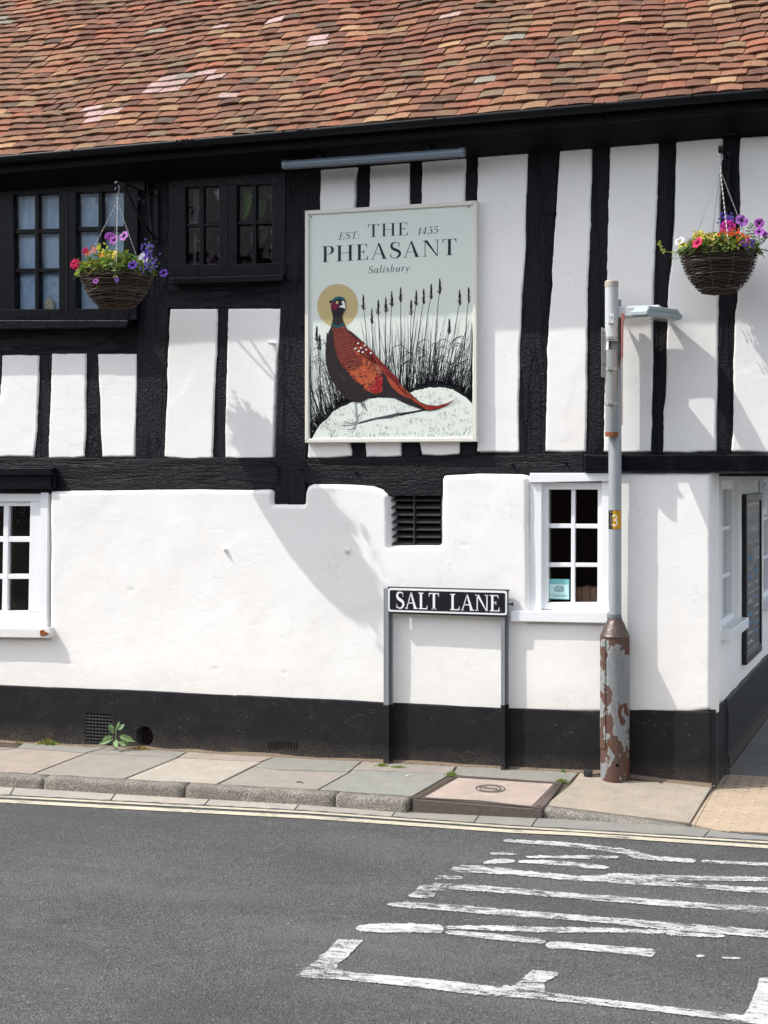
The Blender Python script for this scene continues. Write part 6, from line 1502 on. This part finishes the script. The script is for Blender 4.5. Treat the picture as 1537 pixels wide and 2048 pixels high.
# =================================================================== WEEDS, MOSS, LITTER
def sage(px, py):
    p = P(px, py); p.y = min(p.y, -.06) - .03; p.z = hpave(p.x, p.y); r_ = empty('weed', p, 'leafy green weed growing against the wall between the two vents', 'plant'); m = MB(); g1 = [(.20, .32, .14), (.26, .38, .18), (.16, .27, .10)]
    for (dx, dy_, dz, L_, w_) in ((-.05, -.05, .035, .10, .042), (-.075, -.01, .05, .08, .028), (.03, -.09, .03, .09, .038), (.10, -.03, .055, .12, .045), (.05, .0, .09, .06, .035), (-.02, -.06, .07, .07, .03), (.02, .0, .10, .05, .02), (.09, -.07, .02, .07, .03), (-.05, .01, .09, .05, .022), (.13, -.02, .02, .07, .03)):
        st_ = p + Vector((dx * .25, dy_ * .2 - .03, dz + .03)); leaf(m, st_, Vector((dx, dy_ * .5 - .02, (.05 if dz > .06 else -.01))), Vector((0, -1., .5)), L_ * .9, w_ * .9, random.choice(g1), .35)
    m.tube([p + Vector((0, -.03, 0)), p + Vector((0, -.03, .06)), p + Vector((0, -.03, .13))], .004, 6, (.2, .3, .12))
    for k in range(8): leaf(m, p + Vector((0, -.03, .11)), Vector((random.gauss(0, .4), random.gauss(0, .4), 1)), Vector((0, -1, 0)), .035, .010, (.24, .35, .16))
    m.build('leaves', LEAF, r_, col=True)
sage(254, 1492)
def tuft(px, py, wpx, h_, n, cs, label, cat='moss', dep=.03):
    p = P(px, py); p.y = min(p.y, -.075); p.z = hpave(p.x, p.y); r_ = MB(); rd = random.Random(int(px)); a = P(px - wpx / 2, py); b_ = P(px + wpx / 2, py); L_ = (b_ - a).length
    for i in range(n):
        x = rd.gauss(0, .24) * L_; y = rd.gauss(0, .35) * dep; q0 = p + Vector((x, y, -.002)); leaf(r_, q0, Vector((rd.gauss(0, .6), rd.gauss(0, .6), 1)), Vector((0, -1, .2)), h_ * rd.uniform(.4, 1.1) * max(.3, 1 - abs(x) / L_ * 1.5), h_ * .16, tuple(k * rd.uniform(.7, 1.3) for k in rd.choice(cs)))
    o = r_.build('moss_clump', LEAF, None, col=True); tag(o, label, cat, 'moss and weeds along the wall foot')
MG = [(.22, .30, .05), (.30, .36, .08), (.14, .22, .04)]; MY = [(.34, .27, .07), (.24, .17, .06), (.40, .34, .10)]
tuft(765, 1532, 30, .022, 220, MG, 'bright green moss clump left of the pair by the sign post'); tuft(797, 1535, 44, .018, 260, MG, 'wider green moss clump right of the pair by the sign post')
tuft(903, 1550, 22, .028, 180, MG, 'green moss at the far left corner of the manhole cover'); tuft(1124, 1564, 26, .026, 200, MG, 'green moss at the far right corner of the manhole cover')
tuft(1131, 1541, 14, .03, 30, [(.14, .30, .05)], 'tiny green weed at the wall foot left of the lamp post', 'plant'); tuft(118, 1482, 50, .05, 150, MY + MG, 'straggly yellow green weeds left of the grille', 'plant'); tuft(58, 1480, 26, .02, 80, MY, 'small dry moss patch near the left edge')
tuft(300, 1493, 60, .03, 300, MY, 'yellow dry moss below the round vent'); tuft(205, 1484, 60, .015, 120, MY, 'dry litter and moss below the grille'); tuft(133, 1482, 12, .035, 40, MG, 'small bright green weed left of the grille', 'plant')
# grit along the wall foot, and cigarette-end sized litter
m = MB(); rd = random.Random(12)
for i in range(900):
    X = rd.uniform(XL, XR + .02); y = -abs(rd.gauss(0, .018)) - .052; cx = vn(X * 3, 0, 8)
    if cx < .35 and rd.random() < .7: continue
    s_ = rd.uniform(.0015, .006); z = hpave(X, y) + .012 * math.exp(-abs(y + .05) / .012) * cx; a = [Vector((X + rd.gauss(0, s_), y + rd.gauss(0, s_), z + rd.uniform(0, s_ * 1.2))) for _ in range(4)]
    m.add(a, [(0, 1, 2), (0, 2, 3), (0, 3, 1), (1, 3, 2)], rd.choice([(.20, .15, .10), (.14, .10, .07), (.32, .26, .20), (.08, .06, .05), (.42, .38, .32)]))
o = m.build('grit', mat_attr('grit', .9, .1), None, col=True); tag(o, 'brown grit and dirt gathered along the foot of the wall', 'dirt', None, 'stuff')
m = MB(); n = 200; v = []; f = []
for i in range(n + 1):
    X = XL + (XR - XL) * i / n; wd = .012 + .03 * vn(X * 2.2, 3, 4) ** 2 + .010 * vn(X * 19, 1, 2); hgt = .004 + .014 * vn(X * 6, 5, 1)
    v += [(X, -.05, wallz(X) + hgt), (X, -.053 - wd * .5, wallz(X) + hgt * .6), (X, -.055 - wd, hpave(X, -.05 - wd) - .003)]
for i in range(n):
    for k in range(2): f.append((i * 3 + k, i * 3 + k + 1, i * 3 + k + 4, i * 3 + k + 3))
mk('dirt_fillet', v, f, plain('brown_dirt', (.17, .13, .095), .95, .1, 0, .5, 70, .004), pave, True)
p = P(1177, 1552); m = MB(); m.box(p.x - .022, p.x + .02, p.y - .015, p.y + .02, p.z, p.z + .032); m.tube([(p.x + .002, p.y - .017, p.z + .016), (p.x + .002, p.y - .014, p.z + .016)], .009, 8); o = m.build('cable_stub', GRM, None, bevel=.003); tag(o, 'small black stub on the pavement left of the lamp post', 'stub')
m = MB(); p = P(818, 1554); m.add([p + Vector((-.02, 0, .006)), p + Vector((-.012, -.008, .004)), p + Vector((-.006, .028, .005)), p + Vector((.02, .045, .006)), p + Vector((-.014, .03, .008))], [(0, 1, 2), (2, 3, 4), (0, 2, 4)]); o = m.build('leaf_litter', plain('pale_dry_leaf', (.5, .46, .38), .8), None); tag(o, 'pale curled scrap lying on the grey paving slab', 'litter')
for k, (px, py, L_) in enumerate(((187, 1491, .05), (600, 1566, .04), (1322, 1567, .02))):
    p = P(px, py); m = MB(); m.tube([p + Vector((-L_ / 2, 0, .004)), p + Vector((0, .004, .007)), p + Vector((L_ / 2, -.004, .003))], .003, 5); o = m.build('twig', plain('dark_twig', (.05, .035, .025), .9), None); tag(o, ['short dark twig on the pavement below the grille', 'dark twig on the pinkish paving slab', 'tiny twig on the pavement right of the lamp post'][k], 'twig', 'twigs on the pavement')
# narrow white notice beyond the blackboard
y0 = by1 + .06; m = MB(); m.box(XC + .003, XC + .012, y0, y0 + .42, S(1530, 1030, XC).z, S(1530, 962, XC).z); o = m.build('notice', plain('white_notice', (.7, .72, .74), .6), None); tag(o, 'white printed notice on the side wall at the right edge', 'notice')
m = MB(); rd = random.Random(2)
for i in range(14):
    z = S(1530, 966, XC).z - i * .012; m.box(XC + .0122, XC + .0126, y0 + .03, y0 + .03 + rd.uniform(.2, .36), z - .004, z)
m.build('printed_lines', plain('grey_ink', (.12, .13, .16), .8), o)
# =================================================================== THE HOUSE ACROSS THE STREET (seen only as dark reflections in the panes)
oh = empty('brick_house', (-2, -13.2, ROADZ), 'dark brick house across the street, seen only as reflection in the panes', 'house')
BRK = M('dark_brick', .85, .2); bt = BRK.n.new('ShaderNodeTexBrick'); bt.inputs['Scale'].default_value = 4.4; bt.inputs['Color1'].default_value = (.16, .07, .045, 1); bt.inputs['Color2'].default_value = (.10, .05, .035, 1); bt.inputs['Mortar'].default_value = (.16, .14, .12, 1)
mpn = BRK.n.new('ShaderNodeMapping'); mpn.inputs['Rotation'].default_value = (R(90), 0, 0); BRK.l.new(BRK.geo.outputs['Position'], mpn.inputs[0]); BRK.l.new(mpn.outputs[0], bt.inputs['Vector']); BRK.color(bt.outputs[0])
m = MB(); m.box(-16, 12, -19, -13.2, -.2, 4.9); m.build('wall', BRK.m, oh)
m = MB(); m.ext([Vector((-16.3, -12.9, 4.85)), Vector((-16.3, -19.3, 4.85)), Vector((-16.3, -16.1, 6.6))], Vector((28.6, 0, 0))); m.build('roof', plain('slate', (.07, .07, .08), .6), oh)
for i in range(8):
    for z in (.9, 3.1):
        x = -14.5 + i * 3.3; m = MB(); m.box(x, x + 1.1, -13.2, -13.14, z, z + 1.5); wo = m.build('window', WHITEP, oh)
        m = MB(); m.box(x + .07, x + .52, -13.14, -13.13, z + .07, z + 1.43); m.box(x + .58, x + 1.03, -13.14, -13.13, z + .07, z + 1.43); m.build('pane', DARK, wo)
